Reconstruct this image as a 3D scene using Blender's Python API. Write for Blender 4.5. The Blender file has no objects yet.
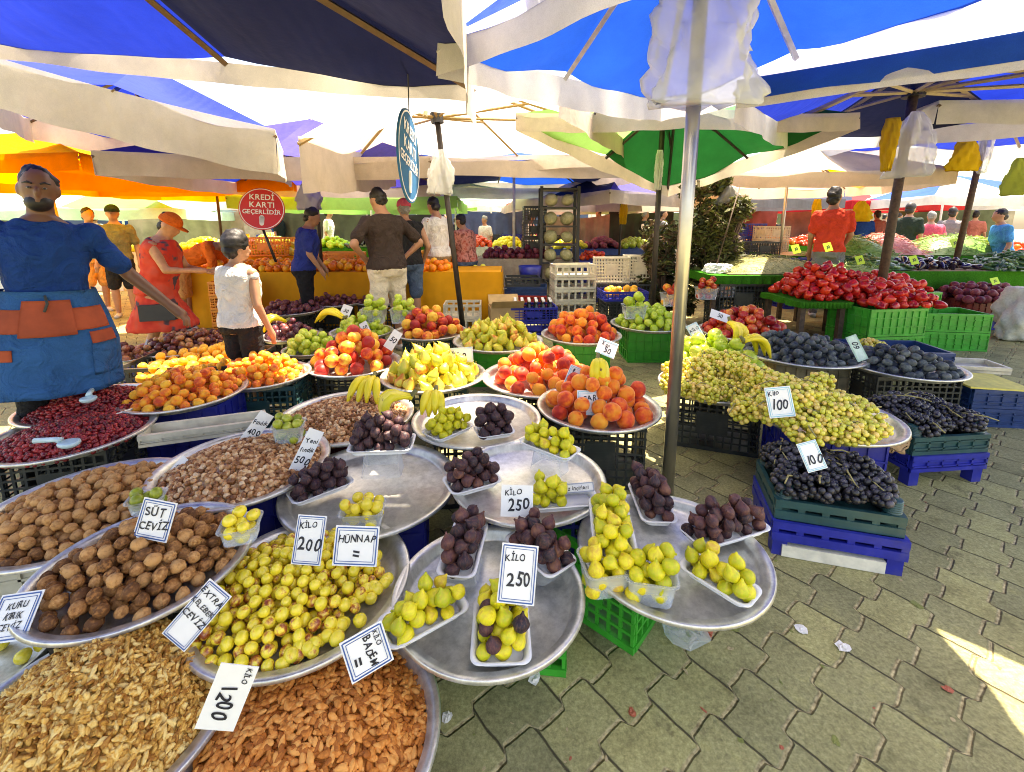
import bpy, math, random
import numpy as np
from mathutils import Vector, Matrix, Euler
RN = random.Random(11)
sc = bpy.context.scene
col = sc.collection
rad = math.radians

# ------------------------------------------------------------------ camera
F, Y0, TH, CAMH = 450.0, 304.0, rad(10), 1.35
cd = bpy.data.cameras.new('camera')
cam = bpy.data.objects.new('camera', cd)
col.objects.link(cam)
cam.location = (0, 0, CAMH)
cam.rotation_euler = (math.pi/2 - TH, 0, 0)
cd.sensor_width = 36
cd.lens = 36*F/1024
cd.shift_y = (Y0-386)/1024.0
cd.clip_end = 600
cd.clip_start = .05
sc.camera = cam
CAM = Vector((0, 0, CAMH))
def ray(px, py):
    xc, yc = (px-512)/F, (Y0-py)/F
    d = Vector((xc, math.cos(TH)+yc*math.sin(TH), -math.sin(TH)+yc*math.cos(TH)))
    return d/d.y
def at(px, py, Y): return CAM + ray(px, py)*Y
def atz(px, py, z):
    d = ray(px, py)
    return CAM + d*((z-CAMH)/d.z)
def depth(p): return p.y*math.cos(TH)-(p.z-CAMH)*math.sin(TH)

# ------------------------------------------------------------------ objects
def tag(o, label, cat, group=None):
    o['label'] = label; o['category'] = cat
    if group: o['group'] = group
    return o
def empty(name, loc=(0, 0, 0), rz=0.0, label=None, cat=None, group=None):
    o = bpy.data.objects.new(name, None)
    col.objects.link(o)
    o.location = loc; o.rotation_euler = (0, 0, rz)
    o.empty_display_size = .05
    if label: tag(o, label, cat, group)
    return o
def link(name, me, parent=None, loc=None, rot=None, scale=None):
    o = bpy.data.objects.new(name, me)
    col.objects.link(o)
    if parent: o.parent = parent
    if loc is not None: o.location = loc
    if rot is not None: o.rotation_euler = rot
    if scale is not None: o.scale = scale if not isinstance(scale, (int, float)) else (scale,)*3
    return o

class MB:
    def __init__(s): s.v = []; s.f = []; s.m = []
    def add(s, vs, fs, mi=0):
        n = len(s.v)
        s.v.extend([tuple(v) for v in vs]); s.f.extend([tuple(n+i for i in f) for f in fs]); s.m.extend([mi]*len(fs))
        return s
    def box(s, c, d, M=None, mi=0):
        x, y, z = d[0]/2, d[1]/2, d[2]/2
        vs = [Vector((c[0]+a*x, c[1]+b*y, c[2]+e*z)) for a in (-1, 1) for b in (-1, 1) for e in (-1, 1)]
        if M: vs = [M@v for v in vs]
        return s.add(vs, [(0, 1, 3, 2), (4, 6, 7, 5), (0, 4, 5, 1), (2, 3, 7, 6), (0, 2, 6, 4), (1, 5, 7, 3)], mi)
    def tube(s, pts, rs, n=8, caps=True, mi=0, flat=1.0):
        pts = [Vector(p) for p in pts]
        if isinstance(rs, (int, float)): rs = [rs]*len(pts)
        up = None; rings = []
        for i, p in enumerate(pts):
            t = (pts[min(i+1, len(pts)-1)]-pts[max(i-1, 0)]).normalized()
            if up is None:
                up = Vector((0, 0, 1)) if abs(t.z) < .9 else Vector((1, 0, 0))
            a = t.cross(up).normalized(); b = a.cross(t).normalized(); up = b
            rings.append([p+a*math.cos(2*math.pi*k/n)*rs[i]+b*math.sin(2*math.pi*k/n)*rs[i]*flat for k in range(n)])
        vs = [v for r in rings for v in r]; fs = []
        for i in range(len(pts)-1):
            for k in range(n):
                k2 = (k+1) % n
                fs.append((i*n+k, i*n+k2, (i+1)*n+k2, (i+1)*n+k))
        if caps:
            fs.append(tuple(range(n-1, -1, -1))); fs.append(tuple((len(pts)-1)*n+k for k in range(n)))
        return s.add(vs, fs, mi)
    def lathe(s, prof, n=24, M=None, sx=1, sy=1, mi=0):
        vs = []; fs = []; idx = []
        for r, z in prof:
            if r < 1e-6: idx.append([len(vs)]); vs.append(Vector((0, 0, z)))
            else:
                idx.append(list(range(len(vs), len(vs)+n)))
                vs += [Vector((r*sx*math.cos(2*math.pi*k/n), r*sy*math.sin(2*math.pi*k/n), z)) for k in range(n)]
        for a, b in zip(idx, idx[1:]):
            for k in range(n):
                k2 = (k+1) % n
                if len(a) == 1 and len(b) == 1: continue
                if len(a) == 1: fs.append((a[0], b[k2], b[k]))
                elif len(b) == 1: fs.append((a[k], a[k2], b[0]))
                else: fs.append((a[k], a[k2], b[k2], b[k]))
        if M: vs = [M@v for v in vs]
        return s.add(vs, fs, mi)
    def ell(s, c, r, n=12, m=8, M=None, mi=0):
        if isinstance(r, (int, float)): r = (r, r, r)
        T = Matrix.Translation(c)@(M if M else Matrix())@Matrix.Diagonal((r[0], r[1], r[2], 1))
        return s.lathe([(math.sin(math.pi*i/m) if 0 < i < m else 0, -math.cos(math.pi*i/m)) for i in range(m+1)], n, T, mi=mi)
    def cap(s, p0, p1, r0, r1, n=12):
        p0, p1 = Vector(p0), Vector(p1)
        d = (p1-p0); L = d.length
        q = Vector((0, 0, 1)).rotation_difference(d).to_matrix().to_4x4()
        pr = [(0, -r0)]+[(r0*math.sin(a), -r0*math.cos(a)) for a in (.5, 1.0, 1.45)]
        pr += [(r1*math.sin(a), L-r1*math.cos(a)) for a in (1.7, 2.15, 2.65)]+[(0, L+r1)]
        return s.lathe(pr, n, Matrix.Translation(p0)@q)
    def loft(s, rings, n=16):
        # rings: (centre, rx, ry) with cross sections in the local xy plane
        vs = []; fs = []
        for c, rx, ry in rings:
            for k in range(n):
                a = 2*math.pi*k/n
                ca, sa = math.cos(a), math.sin(a)
                vs.append((c[0]+rx*math.copysign(abs(ca)**.85, ca), c[1]+ry*math.copysign(abs(sa)**.85, sa), c[2]))
        for i in range(len(rings)-1):
            for k in range(n):
                k2 = (k+1) % n
                fs.append((i*n+k, i*n+k2, (i+1)*n+k2, (i+1)*n+k))
        fs.append(tuple(range(n-1, -1, -1))); fs.append(tuple((len(rings)-1)*n+k for k in range(n)))
        return s.add(vs, fs)
    def mesh(s, name, mats, smooth=True, M=None):
        me = bpy.data.meshes.new(name)
        vs = [M@Vector(v) for v in s.v] if M else s.v
        me.from_pydata([tuple(v) for v in vs], [], s.f)
        if not isinstance(mats, (list, tuple)): mats = [mats]
        for m in mats: me.materials.append(m)
        if len(mats) > 1: me.polygons.foreach_set('material_index', s.m)
        if smooth: me.polygons.foreach_set('use_smooth', [True]*len(s.f))
        me.update()
        return me
    def build(s, name, mats, parent=None, smooth=False, **k):
        return link(name, s.mesh(name, mats, smooth), parent, **k)

# ------------------------------------------------------------------ materials
def nodes(name):
    m = bpy.data.materials.new(name); m.use_nodes = True
    nt = m.node_tree; b = nt.nodes['Principled BSDF']
    return m, nt, b
def N(nt, t, **k):
    n = nt.nodes.new(t)
    for a, v in k.items():
        if a[0] == 'i' and a[1:].isdigit(): n.inputs[int(a[1:])].default_value = v
        else: setattr(n, a, v)
    return n
def c4(c): return (c[0], c[1], c[2], 1)
def ramp(nt, stops, fac):
    r = N(nt, 'ShaderNodeValToRGB')
    el = r.color_ramp.elements
    while len(el) < len(stops): el.new(.5)
    for e, (p, c) in zip(el, stops): e.position = p; e.color = c4(c)
    nt.links.new(fac, r.inputs[0])
    return r.outputs[0]
def mathn(nt, op, a, b=None):
    n = N(nt, 'ShaderNodeMath', operation=op)
    for i, v in enumerate((a, b)):
        if v is None: continue
        if isinstance(v, (int, float)): n.inputs[i].default_value = v
        else: nt.links.new(v, n.inputs[i])
    return n.outputs[0]
def mixc(nt, fac, a, b, mode='MIX'):
    n = N(nt, 'ShaderNodeMix', data_type='RGBA', blend_type=mode)
    for i, v in ((0, fac), (6, a), (7, b)):
        if isinstance(v, (int, float)): n.inputs[i].default_value = v
        elif isinstance(v, tuple): n.inputs[i].default_value = c4(v)
        else: nt.links.new(v, n.inputs[i])
    return n.outputs[2]
def noise(nt, scale, detail=3, w=None, vec='Object', rough=.55, dist=0):
    tc = N(nt, 'ShaderNodeTexCoord')
    n = N(nt, 'ShaderNodeTexNoise')
    n.inputs['Scale'].default_value = scale; n.inputs['Detail'].default_value = detail
    n.inputs['Roughness'].default_value = rough; n.inputs['Distortion'].default_value = dist
    nt.links.new(tc.outputs[vec], n.inputs['Vector'])
    if w is not None:
        n.noise_dimensions = '4D'; nt.links.new(w, n.inputs['W'])
    return n.outputs['Fac']
def bump(nt, b, h, strength=.3, dist=.01):
    n = N(nt, 'ShaderNodeBump'); n.inputs['Strength'].default_value = strength; n.inputs['Distance'].default_value = dist
    nt.links.new(h, n.inputs['Height']); nt.links.new(n.outputs[0], b.inputs['Normal'])
MC = {}
def mat(name, c, rough=.6, metal=0, var=.12, scale=20, bmp=0, trans=0, spec=.5, dirt=None):
    if name in MC: return MC[name]
    m, nt, b = nodes(name)
    b.inputs['Roughness'].default_value = rough; b.inputs['Metallic'].default_value = metal
    b.inputs['Specular IOR Level'].default_value = spec
    f = noise(nt, scale, 4)
    lo = tuple(x*(1-var*1.6) for x in c); hi = tuple(min(1, x*(1+var)) for x in c)
    out = ramp(nt, [(.3, lo), (.7, hi)], f)
    if dirt:
        f2 = noise(nt, scale*.25, 5, rough=.7)
        out = mixc(nt, ramp(nt, [(.5, (0, 0, 0)), (.72, (.6, .6, .6))], f2), out, dirt)
    nt.links.new(out, b.inputs['Base Color'])
    if bmp: bump(nt, b, f, bmp, .004)
    if trans:
        t = N(nt, 'ShaderNodeBsdfTranslucent'); nt.links.new(out, t.inputs[0])
        mx = N(nt, 'ShaderNodeMixShader'); mx.inputs[0].default_value = trans
        nt.links.new(b.outputs[0], mx.inputs[1]); nt.links.new(t.outputs[0], mx.inputs[2])
        nt.links.new(mx.outputs[0], nt.nodes['Material Output'].inputs[0])
    MC[name] = m
    return m
def fruit(name, stops, rough=.45, spec=.4, scale=14, detail=2, bmp=.1, bscale=60, rvar=.35, spots=None, sheen=0, island=False, zgrad=0, streak=0, coat=0):
    """skin colour from a noise blush offset per fruit; stops = colour ramp"""
    m, nt, b = nodes(name)
    oi = N(nt, 'ShaderNodeObjectInfo')
    rnd = oi.outputs['Random']
    if island:
        g = N(nt, 'ShaderNodeNewGeometry')
        rnd = mathn(nt, 'FRACT', mathn(nt, 'ADD', g.outputs['Random Per Island'], rnd))
    w = mathn(nt, 'MULTIPLY', rnd, 37.0)
    f = noise(nt, scale, detail, w)
    f = mathn(nt, 'ADD', f, mathn(nt, 'MULTIPLY', mathn(nt, 'SUBTRACT', rnd, .5), rvar))
    if zgrad:
        tc = N(nt, 'ShaderNodeTexCoord'); sp = N(nt, 'ShaderNodeSeparateXYZ')
        nt.links.new(tc.outputs['Object'], sp.inputs[0])
        f = mathn(nt, 'ADD', f, mathn(nt, 'MULTIPLY', sp.outputs[2], zgrad))
    out = ramp(nt, stops, f)
    if streak:
        tc = N(nt, 'ShaderNodeTexCoord'); mp = N(nt, 'ShaderNodeMapping'); mp.inputs['Scale'].default_value = (1, 1, .12)
        nt.links.new(tc.outputs['Object'], mp.inputs[0])
        nn = N(nt, 'ShaderNodeTexNoise'); nn.inputs['Scale'].default_value = streak; nn.inputs['Detail'].default_value = 2
        nt.links.new(mp.outputs[0], nn.inputs['Vector'])
        out = mixc(nt, ramp(nt, [(.45, (0, 0, 0)), (.7, (.45, .45, .45))], nn.outputs[0]), out, stops[-1][1])
    if spots:
        f2 = noise(nt, spots[1], 2, w)
        out = mixc(nt, ramp(nt, [(spots[2], (0, 0, 0)), (spots[2]+.06, (1, 1, 1))], f2), out, spots[0])
    nt.links.new(out, b.inputs['Base Color'])
    b.inputs['Roughness'].default_value = rough; b.inputs['Specular IOR Level'].default_value = spec
    if sheen:
        b.inputs['Sheen Weight'].default_value = sheen; b.inputs['Sheen Roughness'].default_value = .4
    if coat: b.inputs['Coat Weight'].default_value = coat
    if bmp: bump(nt, b, noise(nt, bscale, 3, w), bmp, .004)
    return m
def clear(name, tint=(1, 1, 1), a=.18, rough=.08):
    m = bpy.data.materials.new(name); m.use_nodes = True
    nt = m.node_tree; nt.nodes.remove(nt.nodes['Principled BSDF'])
    t = N(nt, 'ShaderNodeBsdfTransparent'); t.inputs[0].default_value = c4(tint)
    g = N(nt, 'ShaderNodeBsdfPrincipled'); g.inputs['Base Color'].default_value = (.85, .88, .9, 1); g.inputs['Roughness'].default_value = rough
    fr = N(nt, 'ShaderNodeLayerWeight'); fr.inputs[0].default_value = .35
    f = mathn(nt, 'ADD', mathn(nt, 'MULTIPLY', fr.outputs['Facing'], .5), a)
    mx = N(nt, 'ShaderNodeMixShader'); nt.links.new(f, mx.inputs[0])
    nt.links.new(t.outputs[0], mx.inputs[1]); nt.links.new(g.outputs[0], mx.inputs[2])
    nt.links.new(mx.outputs[0], nt.nodes['Material Output'].inputs[0])
    return m

# ------------------------------------------------------------------ world, sun
w = bpy.data.worlds.new('World'); sc.world = w; w.use_nodes = True
SUN = Vector((.25, .20, 1.0)).normalized()
elev = math.asin(SUN.z); azim = math.atan2(SUN.x, SUN.y)
sky = w.node_tree.nodes.new('ShaderNodeTexSky'); sky.sky_type = 'NISHITA'; sky.sun_disc = False
sky.sun_elevation = elev; sky.sun_rotation = azim; sky.air_density = 1.0; sky.dust_density = 3.0; sky.ozone_density = .6
bg = w.node_tree.nodes['Background']; bg.inputs[1].default_value = .15
w.node_tree.links.new(sky.outputs[0], bg.inputs[0])
sd = bpy.data.lights.new('sun', 'SUN'); sd.energy = 5; sd.angle = rad(.5); sd.color = (1, .95, .86)
so = bpy.data.objects.new('sun', sd); col.objects.link(so)
so.rotation_euler = SUN.to_track_quat('Z', 'Y').to_euler()
sc.view_settings.view_transform = 'Standard'; sc.view_settings.look = 'None'
sc.view_settings.exposure = 2.2; sc.view_settings.gamma = 1
sc.view_settings.use_white_balance = True; sc.view_settings.white_balance_temperature = 8000; sc.view_settings.white_balance_tint = 12
sc.render.engine = 'CYCLES'
cy = sc.cycles
cy.max_bounces = 7; cy.diffuse_bounces = 4; cy.glossy_bounces = 3; cy.transmission_bounces = 4; cy.transparent_max_bounces = 10
cy.use_denoising = True
try: cy.denoiser = 'OPENIMAGEDENOISE'
except Exception: pass
cy.sample_clamp_indirect = 8
cy.filter_width = 1.0

# ------------------------------------------------------------------ ground
def ground_mat():
    m, nt, b = nodes('paving')
    tc = N(nt, 'ShaderNodeTexCoord'); mp = N(nt, 'ShaderNodeMapping'); mp.vector_type = 'TEXTURE'
    mp.inputs['Rotation'].default_value = (0, 0, rad(38.5)); mp.inputs['Location'].default_value = (.03, .05, 0)
    nt.links.new(tc.outputs['Object'], mp.inputs[0])
    wn = N(nt, 'ShaderNodeTexNoise'); wn.inputs['Scale'].default_value = 9; wn.inputs['Detail'].default_value = 3
    nt.links.new(tc.outputs['Object'], wn.inputs['Vector'])
    sp = N(nt, 'ShaderNodeSeparateXYZ'); nt.links.new(mp.outputs[0], sp.inputs[0])
    jit = mathn(nt, 'MULTIPLY', mathn(nt, 'SUBTRACT', wn.outputs[0], .5), .018)
    LX, WY = .207, .146     # spacing along the zigzag line, between zigzag lines
    u = mathn(nt, 'DIVIDE', mathn(nt, 'ADD', sp.outputs[0], jit), LX)
    v0 = mathn(nt, 'ADD', sp.outputs[1], jit)
    # smoothstepped zigzag, one tooth for each stone
    tri = mathn(nt, 'PINGPONG', mathn(nt, 'ADD', u, .25), .5)
    sm = N(nt, 'ShaderNodeMapRange', interpolation_type='SMOOTHSTEP'); nt.links.new(tri, sm.inputs[0])
    sm.inputs[1].default_value = .20; sm.inputs[2].default_value = .30; sm.inputs[3].default_value = -.015; sm.inputs[4].default_value = .015
    v = mathn(nt, 'DIVIDE', mathn(nt, 'ADD', v0, sm.outputs[0]), WY)
    row = mathn(nt, 'FLOOR', v)
    uo = mathn(nt, 'ADD', u, mathn(nt, 'MULTIPLY', row, .5))
    dv = mathn(nt, 'MULTIPLY', mathn(nt, 'PINGPONG', v, .5), WY)
    du = mathn(nt, 'MULTIPLY', mathn(nt, 'PINGPONG', uo, .5), LX)
    # widths of the two kinds of joint
    jv = N(nt, 'ShaderNodeMapRange'); nt.links.new(dv, jv.inputs[0]); jv.inputs[1].default_value = .0025; jv.inputs[2].default_value = .0075
    ju = N(nt, 'ShaderNodeMapRange'); nt.links.new(du, ju.inputs[0]); ju.inputs[1].default_value = .0010; ju.inputs[2].default_value = .0042
    hgt = mathn(nt, 'MINIMUM', jv.outputs[0], ju.outputs[0])
    # stone tint for each block
    cb = N(nt, 'ShaderNodeCombineXYZ'); nt.links.new(mathn(nt, 'FLOOR', uo), cb.inputs[0]); nt.links.new(row, cb.inputs[1])
    wh = N(nt, 'ShaderNodeTexWhiteNoise', noise_dimensions='2D'); nt.links.new(cb.outputs[0], wh.inputs['Vector'])
    grain = noise(nt, 75, 6, rough=.82); blot = noise(nt, 5, 5, rough=.7); wide = noise(nt, .9, 3)
    base = ramp(nt, [(.25, (.12, .115, .056)), (.48, (.30, .285, .14)), (.72, (.52, .49, .26))], grain)
    base = mixc(nt, .75, base, ramp(nt, [(.28, (.36, .34, .28)), (.45, (.85, .84, .78)), (.58, (1, 1, .95)), (.78, (1.3, 1.27, .95))], blot), 'MULTIPLY')
    base = mixc(nt, .7, base, ramp(nt, [(0, (.66, .66, .68)), (.5, (.95, .94, .9)), (1, (1.25, 1.22, 1.05))], wh.outputs[0]), 'MULTIPLY')
    sand = ramp(nt, [(.35, (.20, .155, .075)), (.65, (.56, .47, .25))], noise(nt, 60, 4))
    base = mixc(nt, mathn(nt, 'SUBTRACT', 1.0, jv.outputs[0]), base, sand)
    base = mixc(nt, mathn(nt, 'MULTIPLY', mathn(nt, 'SUBTRACT', 1.0, ju.outputs[0]), .92), base, (.075, .058, .034))
    base = mixc(nt, ramp(nt, [(.60, (0, 0, 0)), (.70, (.75, .75, .75))], noise(nt, 3.1, 6, rough=.8)), base, (.085, .072, .035))
    nt.links.new(base, b.inputs['Base Color'])
    b.inputs['Roughness'].default_value = .85; b.inputs['Specular IOR Level'].default_value = .25
    hh = mathn(nt, 'ADD', mathn(nt, 'MULTIPLY', hgt, 1.0), mathn(nt, 'MULTIPLY', grain, .30))
    hh = mathn(nt, 'ADD', hh, mathn(nt, 'MULTIPLY', wh.outputs[0], .25))
    bump(nt, b, hh, .9, .012)
    return m
g = MB(); g.add([(-150, -60, 0), (150, -60, 0), (150, 240, 0), (-150, 240, 0)], [(0, 1, 2, 3)])
go = g.build('ground', ground_mat()); go['kind'] = 'structure'; go['label'] = 'interlocking concrete paving of the market square'
# ------------------------------------------------------------------ market umbrellas
def cloth(name, c, tr=.35, rough=.75, weave=260):
    if name in MC: return MC[name]
    m, nt, b = nodes(name)
    f = noise(nt, 2.2, 5, rough=.65); g = noise(nt, weave, 2)
    out = ramp(nt, [(.25, tuple(x*.72 for x in c)), (.6, c), (.8, tuple(min(1, x*1.12) for x in c))], f)
    out = mixc(nt, .35, out, ramp(nt, [(.3, (.7, .7, .7)), (.7, (1.15, 1.15, 1.15))], g), 'MULTIPLY')
    nt.links.new(out, b.inputs['Base Color']); b.inputs['Roughness'].default_value = rough
    b.inputs['Specular IOR Level'].default_value = .2
    mp = N(nt, 'ShaderNodeTexWave'); mp.inputs['Scale'].default_value = 3; mp.inputs['Distortion'].default_value = 6
    tc = N(nt, 'ShaderNodeTexCoord'); nt.links.new(tc.outputs['Object'], mp.inputs['Vector'])
    bump(nt, b, mathn(nt, 'ADD', mathn(nt, 'MULTIPLY', f, 1.0), mathn(nt, 'MULTIPLY', mp.outputs['Fac'], .12)), .35, .05)
    t = N(nt, 'ShaderNodeBsdfTranslucent'); nt.links.new(out, t.inputs[0])
    mx = N(nt, 'ShaderNodeMixShader'); mx.inputs[0].default_value = tr
    nt.links.new(b.outputs[0], mx.inputs[1]); nt.links.new(t.outputs[0], mx.inputs[2])
    nt.links.new(mx.outputs[0], nt.nodes['Material Output'].inputs[0])
    MC[name] = m
    return m
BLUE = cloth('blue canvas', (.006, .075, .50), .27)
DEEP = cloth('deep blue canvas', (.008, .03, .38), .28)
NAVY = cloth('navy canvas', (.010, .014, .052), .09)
VIOLET = cloth('violet blue canvas', (.06, .05, .38), .3)
CREAM = cloth('cream canvas', (.72, .62, .48), .45)
WHITE = cloth('white canvas', (.80, .79, .76), .5)
TAN = cloth('tan canvas', (.60, .50, .40), .35)
STRIPE = cloth('ivory valance', (.70, .64, .52), .3)
GREEN = cloth('green canvas', (.008, .13, .028), .15)
LIME = cloth('pale green canvas', (.33, .62, .16), .5)
ORANGE = cloth('orange canvas', (.88, .28, .008), .75)
YELLOW = cloth('yellow canvas', (.90, .50, .012), .75)
RED = cloth('red canvas', (.60, .03, .04), .4)
GREY = cloth('grey canvas', (.22, .22, .25), .3)
AQUA = cloth('pale aqua canvas', (.55, .78, .66), .5)
BRONZE = mat('brown steel rib', (.19, .125, .065), .45, .3, .1)
DARKM = mat('dark steel pole', (.055, .045, .04), .45, .5)
STEEL = mat('brushed steel', (.50, .48, .44), .33, .9, .1, 6, .05)
WOODP = mat('weathered timber pole', (.085, .05, .03), .7, 0, .3, 30, .3)
BLACKP = mat('black plastic', (.02, .02, .022), .4)
PALEM = mat('pale painted steel', (.62, .60, .57), .4, .2)

def canopy_obj(parent, C, peak, cols, name='canopy', sag=.10, nseg=8, wob=.02, seed=0):
    """C: four corners in order; eight triangular panels between ribs, a mesh each colour in one part"""
    r = random.Random(seed)
    ring = []
    for i in range(4):
        a, b = Vector(C[i]), Vector(C[(i+1) % 4])
        ring += [a, (a+b)/2+Vector((0, 0, .02))]
    mb = MB(); mats = []; P = Vector(peak)
    for k in range(8):
        m = cols[k % len(cols)]
        if m not in mats: mats.append(m)
        a, b = ring[k], ring[(k+1) % 8]
        vs = []; fs = []; idx = {}
        for i in range(nseg+1):
            for j in range(i+1):
                t = i/nseg; s_ = j/i if i else 0
                p = P.lerp(a.lerp(b, s_), t)
                d = math.sin(math.pi*s_)*t
                p = p+Vector((0, 0, -sag*d*math.sin(math.pi*min(1, t*.9))-.035*d+(wob*math.sin(7*s_+9*t+k*2+seed)*math.sin(math.pi*s_)*t)))
                idx[i, j] = len(vs); vs.append(p)
        for i in range(nseg):
            for j in range(i+1):
                fs.append((idx[i, j], idx[i+1, j], idx[i+1, j+1]))
                if j < i: fs.append((idx[i, j], idx[i+1, j+1], idx[i, j+1]))
        mb.add(vs, fs, mats.index(m))
    return mb.build(name, mats, parent, True), ring
def valance(parent, a, b, drop, m, seed=0, m2=None, split=.55, out=(0, 0, 0), wav=.014):
    a, b = Vector(a), Vector(b); r = random.Random(seed)
    n = 40; rows = 6; vs = []; fs = []; mi = []
    d = (b-a).normalized(); nn = Vector((-d.y, d.x, 0))
    ph = r.random()*6
    for i in range(n+1):
        t = i/n
        for j in range(rows+1):
            q = j/rows
            p = a.lerp(b, t)+Vector((0, 0, .015-drop*q*(1+.025*math.sin(t*23+ph))-.03*math.sin(math.pi*t)))
            p += nn*(wav*q*(math.sin(t*17+ph)+.6*math.sin(t*41+2*ph)))+Vector(out)*q
            vs.append(p)
    mb = MB()
    for i in range(n):
        for j in range(rows):
            k = i*(rows+1)+j
            mb.add([], [], 0)
            fs.append((k, k+1, k+rows+2, k+rows+1)); mi.append(1 if (m2 and j/rows >= split) else 0)
    mb.v = [tuple(v) for v in vs]; mb.f = fs; mb.m = mi
    return mb.build('valance', [m, m2] if m2 else m, parent, True)
def umbrella(label, C, peak, cols, vm, base=None, top=None, prad=.024, pm=None, rm=None, drop=.25, group='market umbrellas over the stalls',
             seed=0, ribs=True, sides=(0, 1, 2, 3), v2=None, hubz=.5, sag=.10, vdrop=None, rr=.017):
    pm = pm or DARKM; rm = rm or BRONZE
    e = empty('market_umbrella', (0, 0, 0), 0, label, 'umbrella', group)
    cn, ring = canopy_obj(e, C, peak, cols, sag=sag, seed=seed)
    for i in sides:
        valance(e, C[i], C[(i+1) % 4], (vdrop or {}).get(i, drop), vm, seed*7+i, (v2 or {}).get(i))
    P = Vector(peak)
    if base is not None:
        base = Vector(base); top = Vector(top) if top is not None else P
        MB().tube([base, top], prad, 12).build('pole', pm, e, True)
        ax = (top-base).normalized()
        hub = top-ax*hubz if (top-P).length < .05 else top
        MB().tube([hub-ax*.05, hub+ax*.05], prad*2.3, 10).build('hub', BLACKP, e, False)
        if base.z < .05 and prad != .030: MB().lathe([(0, 0), (.2, 0), (.2, .05), (.05, .08), (0, .08)], 20, Matrix.Translation(base)).build('base', pm, e, True)
    else: hub = P-Vector((0, 0, hubz))
    if ribs:
        for p in ring:
            q = p+Vector((0, 0, -.03)); pk = P+Vector((0, 0, -.05)); L = []
            for i in range(7):
                t = i/6; L.append(pk.lerp(q, t)+Vector((0, 0, -.012)))
            rb = MB().tube(L, rr, 4).build('rib', rm, e)
            mid = pk.lerp(q, .52)+Vector((0, 0, -.02))
            MB().tube([hub, mid], rr*.8, 4).build('strut', rm, rb)
    return e
def rect(c, hx, hy, yaw, z, dz=(0, 0, 0, 0)):
    out = []
    for (a, b), q in zip(((-1, -1), (1, -1), (1, 1), (-1, 1)), dz):
        out.append(Vector((c[0]+a*hx*math.cos(yaw)-b*hy*math.sin(yaw), c[1]+a*hx*math.sin(yaw)+b*hy*math.cos(yaw), z+q)))
    return out

# the big navy and blue one over the left of the picture
NR, NL = Vector((-.1, -.3, 2.28)), Vector((-3.7, -.1, 2.5))
FL, FR = at(-45, 34, 3.0), at(474, 84, 3.2)
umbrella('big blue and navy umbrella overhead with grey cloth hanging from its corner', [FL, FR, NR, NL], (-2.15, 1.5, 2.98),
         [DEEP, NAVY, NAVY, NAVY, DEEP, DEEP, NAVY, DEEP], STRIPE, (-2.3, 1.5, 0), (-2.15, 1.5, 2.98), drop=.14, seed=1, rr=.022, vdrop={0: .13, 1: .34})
# its left neighbour, ivory valance and blue underside
b0, b1 = at(-75, 38, 3.15), at(275, 131, 3.55)
b2, b3 = at(290, 165, 6.3), at(30, 118, 5.6)
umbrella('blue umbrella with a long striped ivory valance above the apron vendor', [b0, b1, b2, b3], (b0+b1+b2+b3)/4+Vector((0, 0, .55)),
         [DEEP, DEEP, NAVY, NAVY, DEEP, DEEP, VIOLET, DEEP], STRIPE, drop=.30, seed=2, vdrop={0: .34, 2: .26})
# orange one
c = at(44, 165, 6.6)
umbrella('orange and yellow umbrella glowing in the sun behind the vendor', rect(c, 1.75, 1.7, .1, c.z-.12, (0, .05, 0, 0)), (c.x, c.y, c.z+.45),
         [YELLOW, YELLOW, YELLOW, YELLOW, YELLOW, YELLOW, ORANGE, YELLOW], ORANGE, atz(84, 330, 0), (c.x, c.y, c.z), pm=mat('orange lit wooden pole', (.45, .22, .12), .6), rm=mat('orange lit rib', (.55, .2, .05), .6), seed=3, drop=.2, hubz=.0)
c = at(215, 178, 8.6)
umbrella('orange awning umbrella behind the woman in the red dress', rect(c, 1.9, 1.6, .12, c.z-.05), (c.x, c.y, c.z+.55), [ORANGE, ORANGE, YELLOW], ORANGE, (c.x, c.y, 0), (c.x, c.y, c.z+.55), seed=4, drop=.3)
# white one over the middle
top = at(437, 118, 4.7)
cx = Vector((-.55, 4.75, 0))
E0 = [at(298, 138, 3.45), at(560, 88, 3.3), at(640, 150, 6.4), at(395, 158, 6.4)]
umbrella('glowing white and tan umbrella over the middle of the fruit stall', E0, (top.x-.05, top.y, top.z+.5), [WHITE, WHITE, WHITE, WHITE, WHITE, WHITE, CREAM, CREAM], TAN,
         atz(466, 352, 0), top, .028, DARKM, mat('honey coloured rib', (.42, .27, .10), .5), drop=.2, seed=5, hubz=.0, sides=(1, 2, 3), vdrop={3: .4})
# bright blue one with the steel pole
FB, FT = Vector((.775, 2.05, 0)), at(692, 60, 1.98)
fC = [at(662, 98, 3.25), Vector((1.97, 1.86, 2.27)), Vector((1.75, .0, 2.2)), Vector((-.38, 2.5, 2.26))]
umbrella('bright blue umbrella on a thick steel pole with a plastic bag round its hub', fC, (FT.x+.02, FT.y, 2.78), [BLUE, BLUE, BLUE, BLUE, BLUE, BLUE, BLUE, BLUE], WHITE,
         FB, (FT.x+.02, FT.y, 2.6), .030, STEEL, PALEM, drop=.17, seed=6, hubz=.25, sides=(0, 1, 2, 3), sag=.05)
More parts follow.
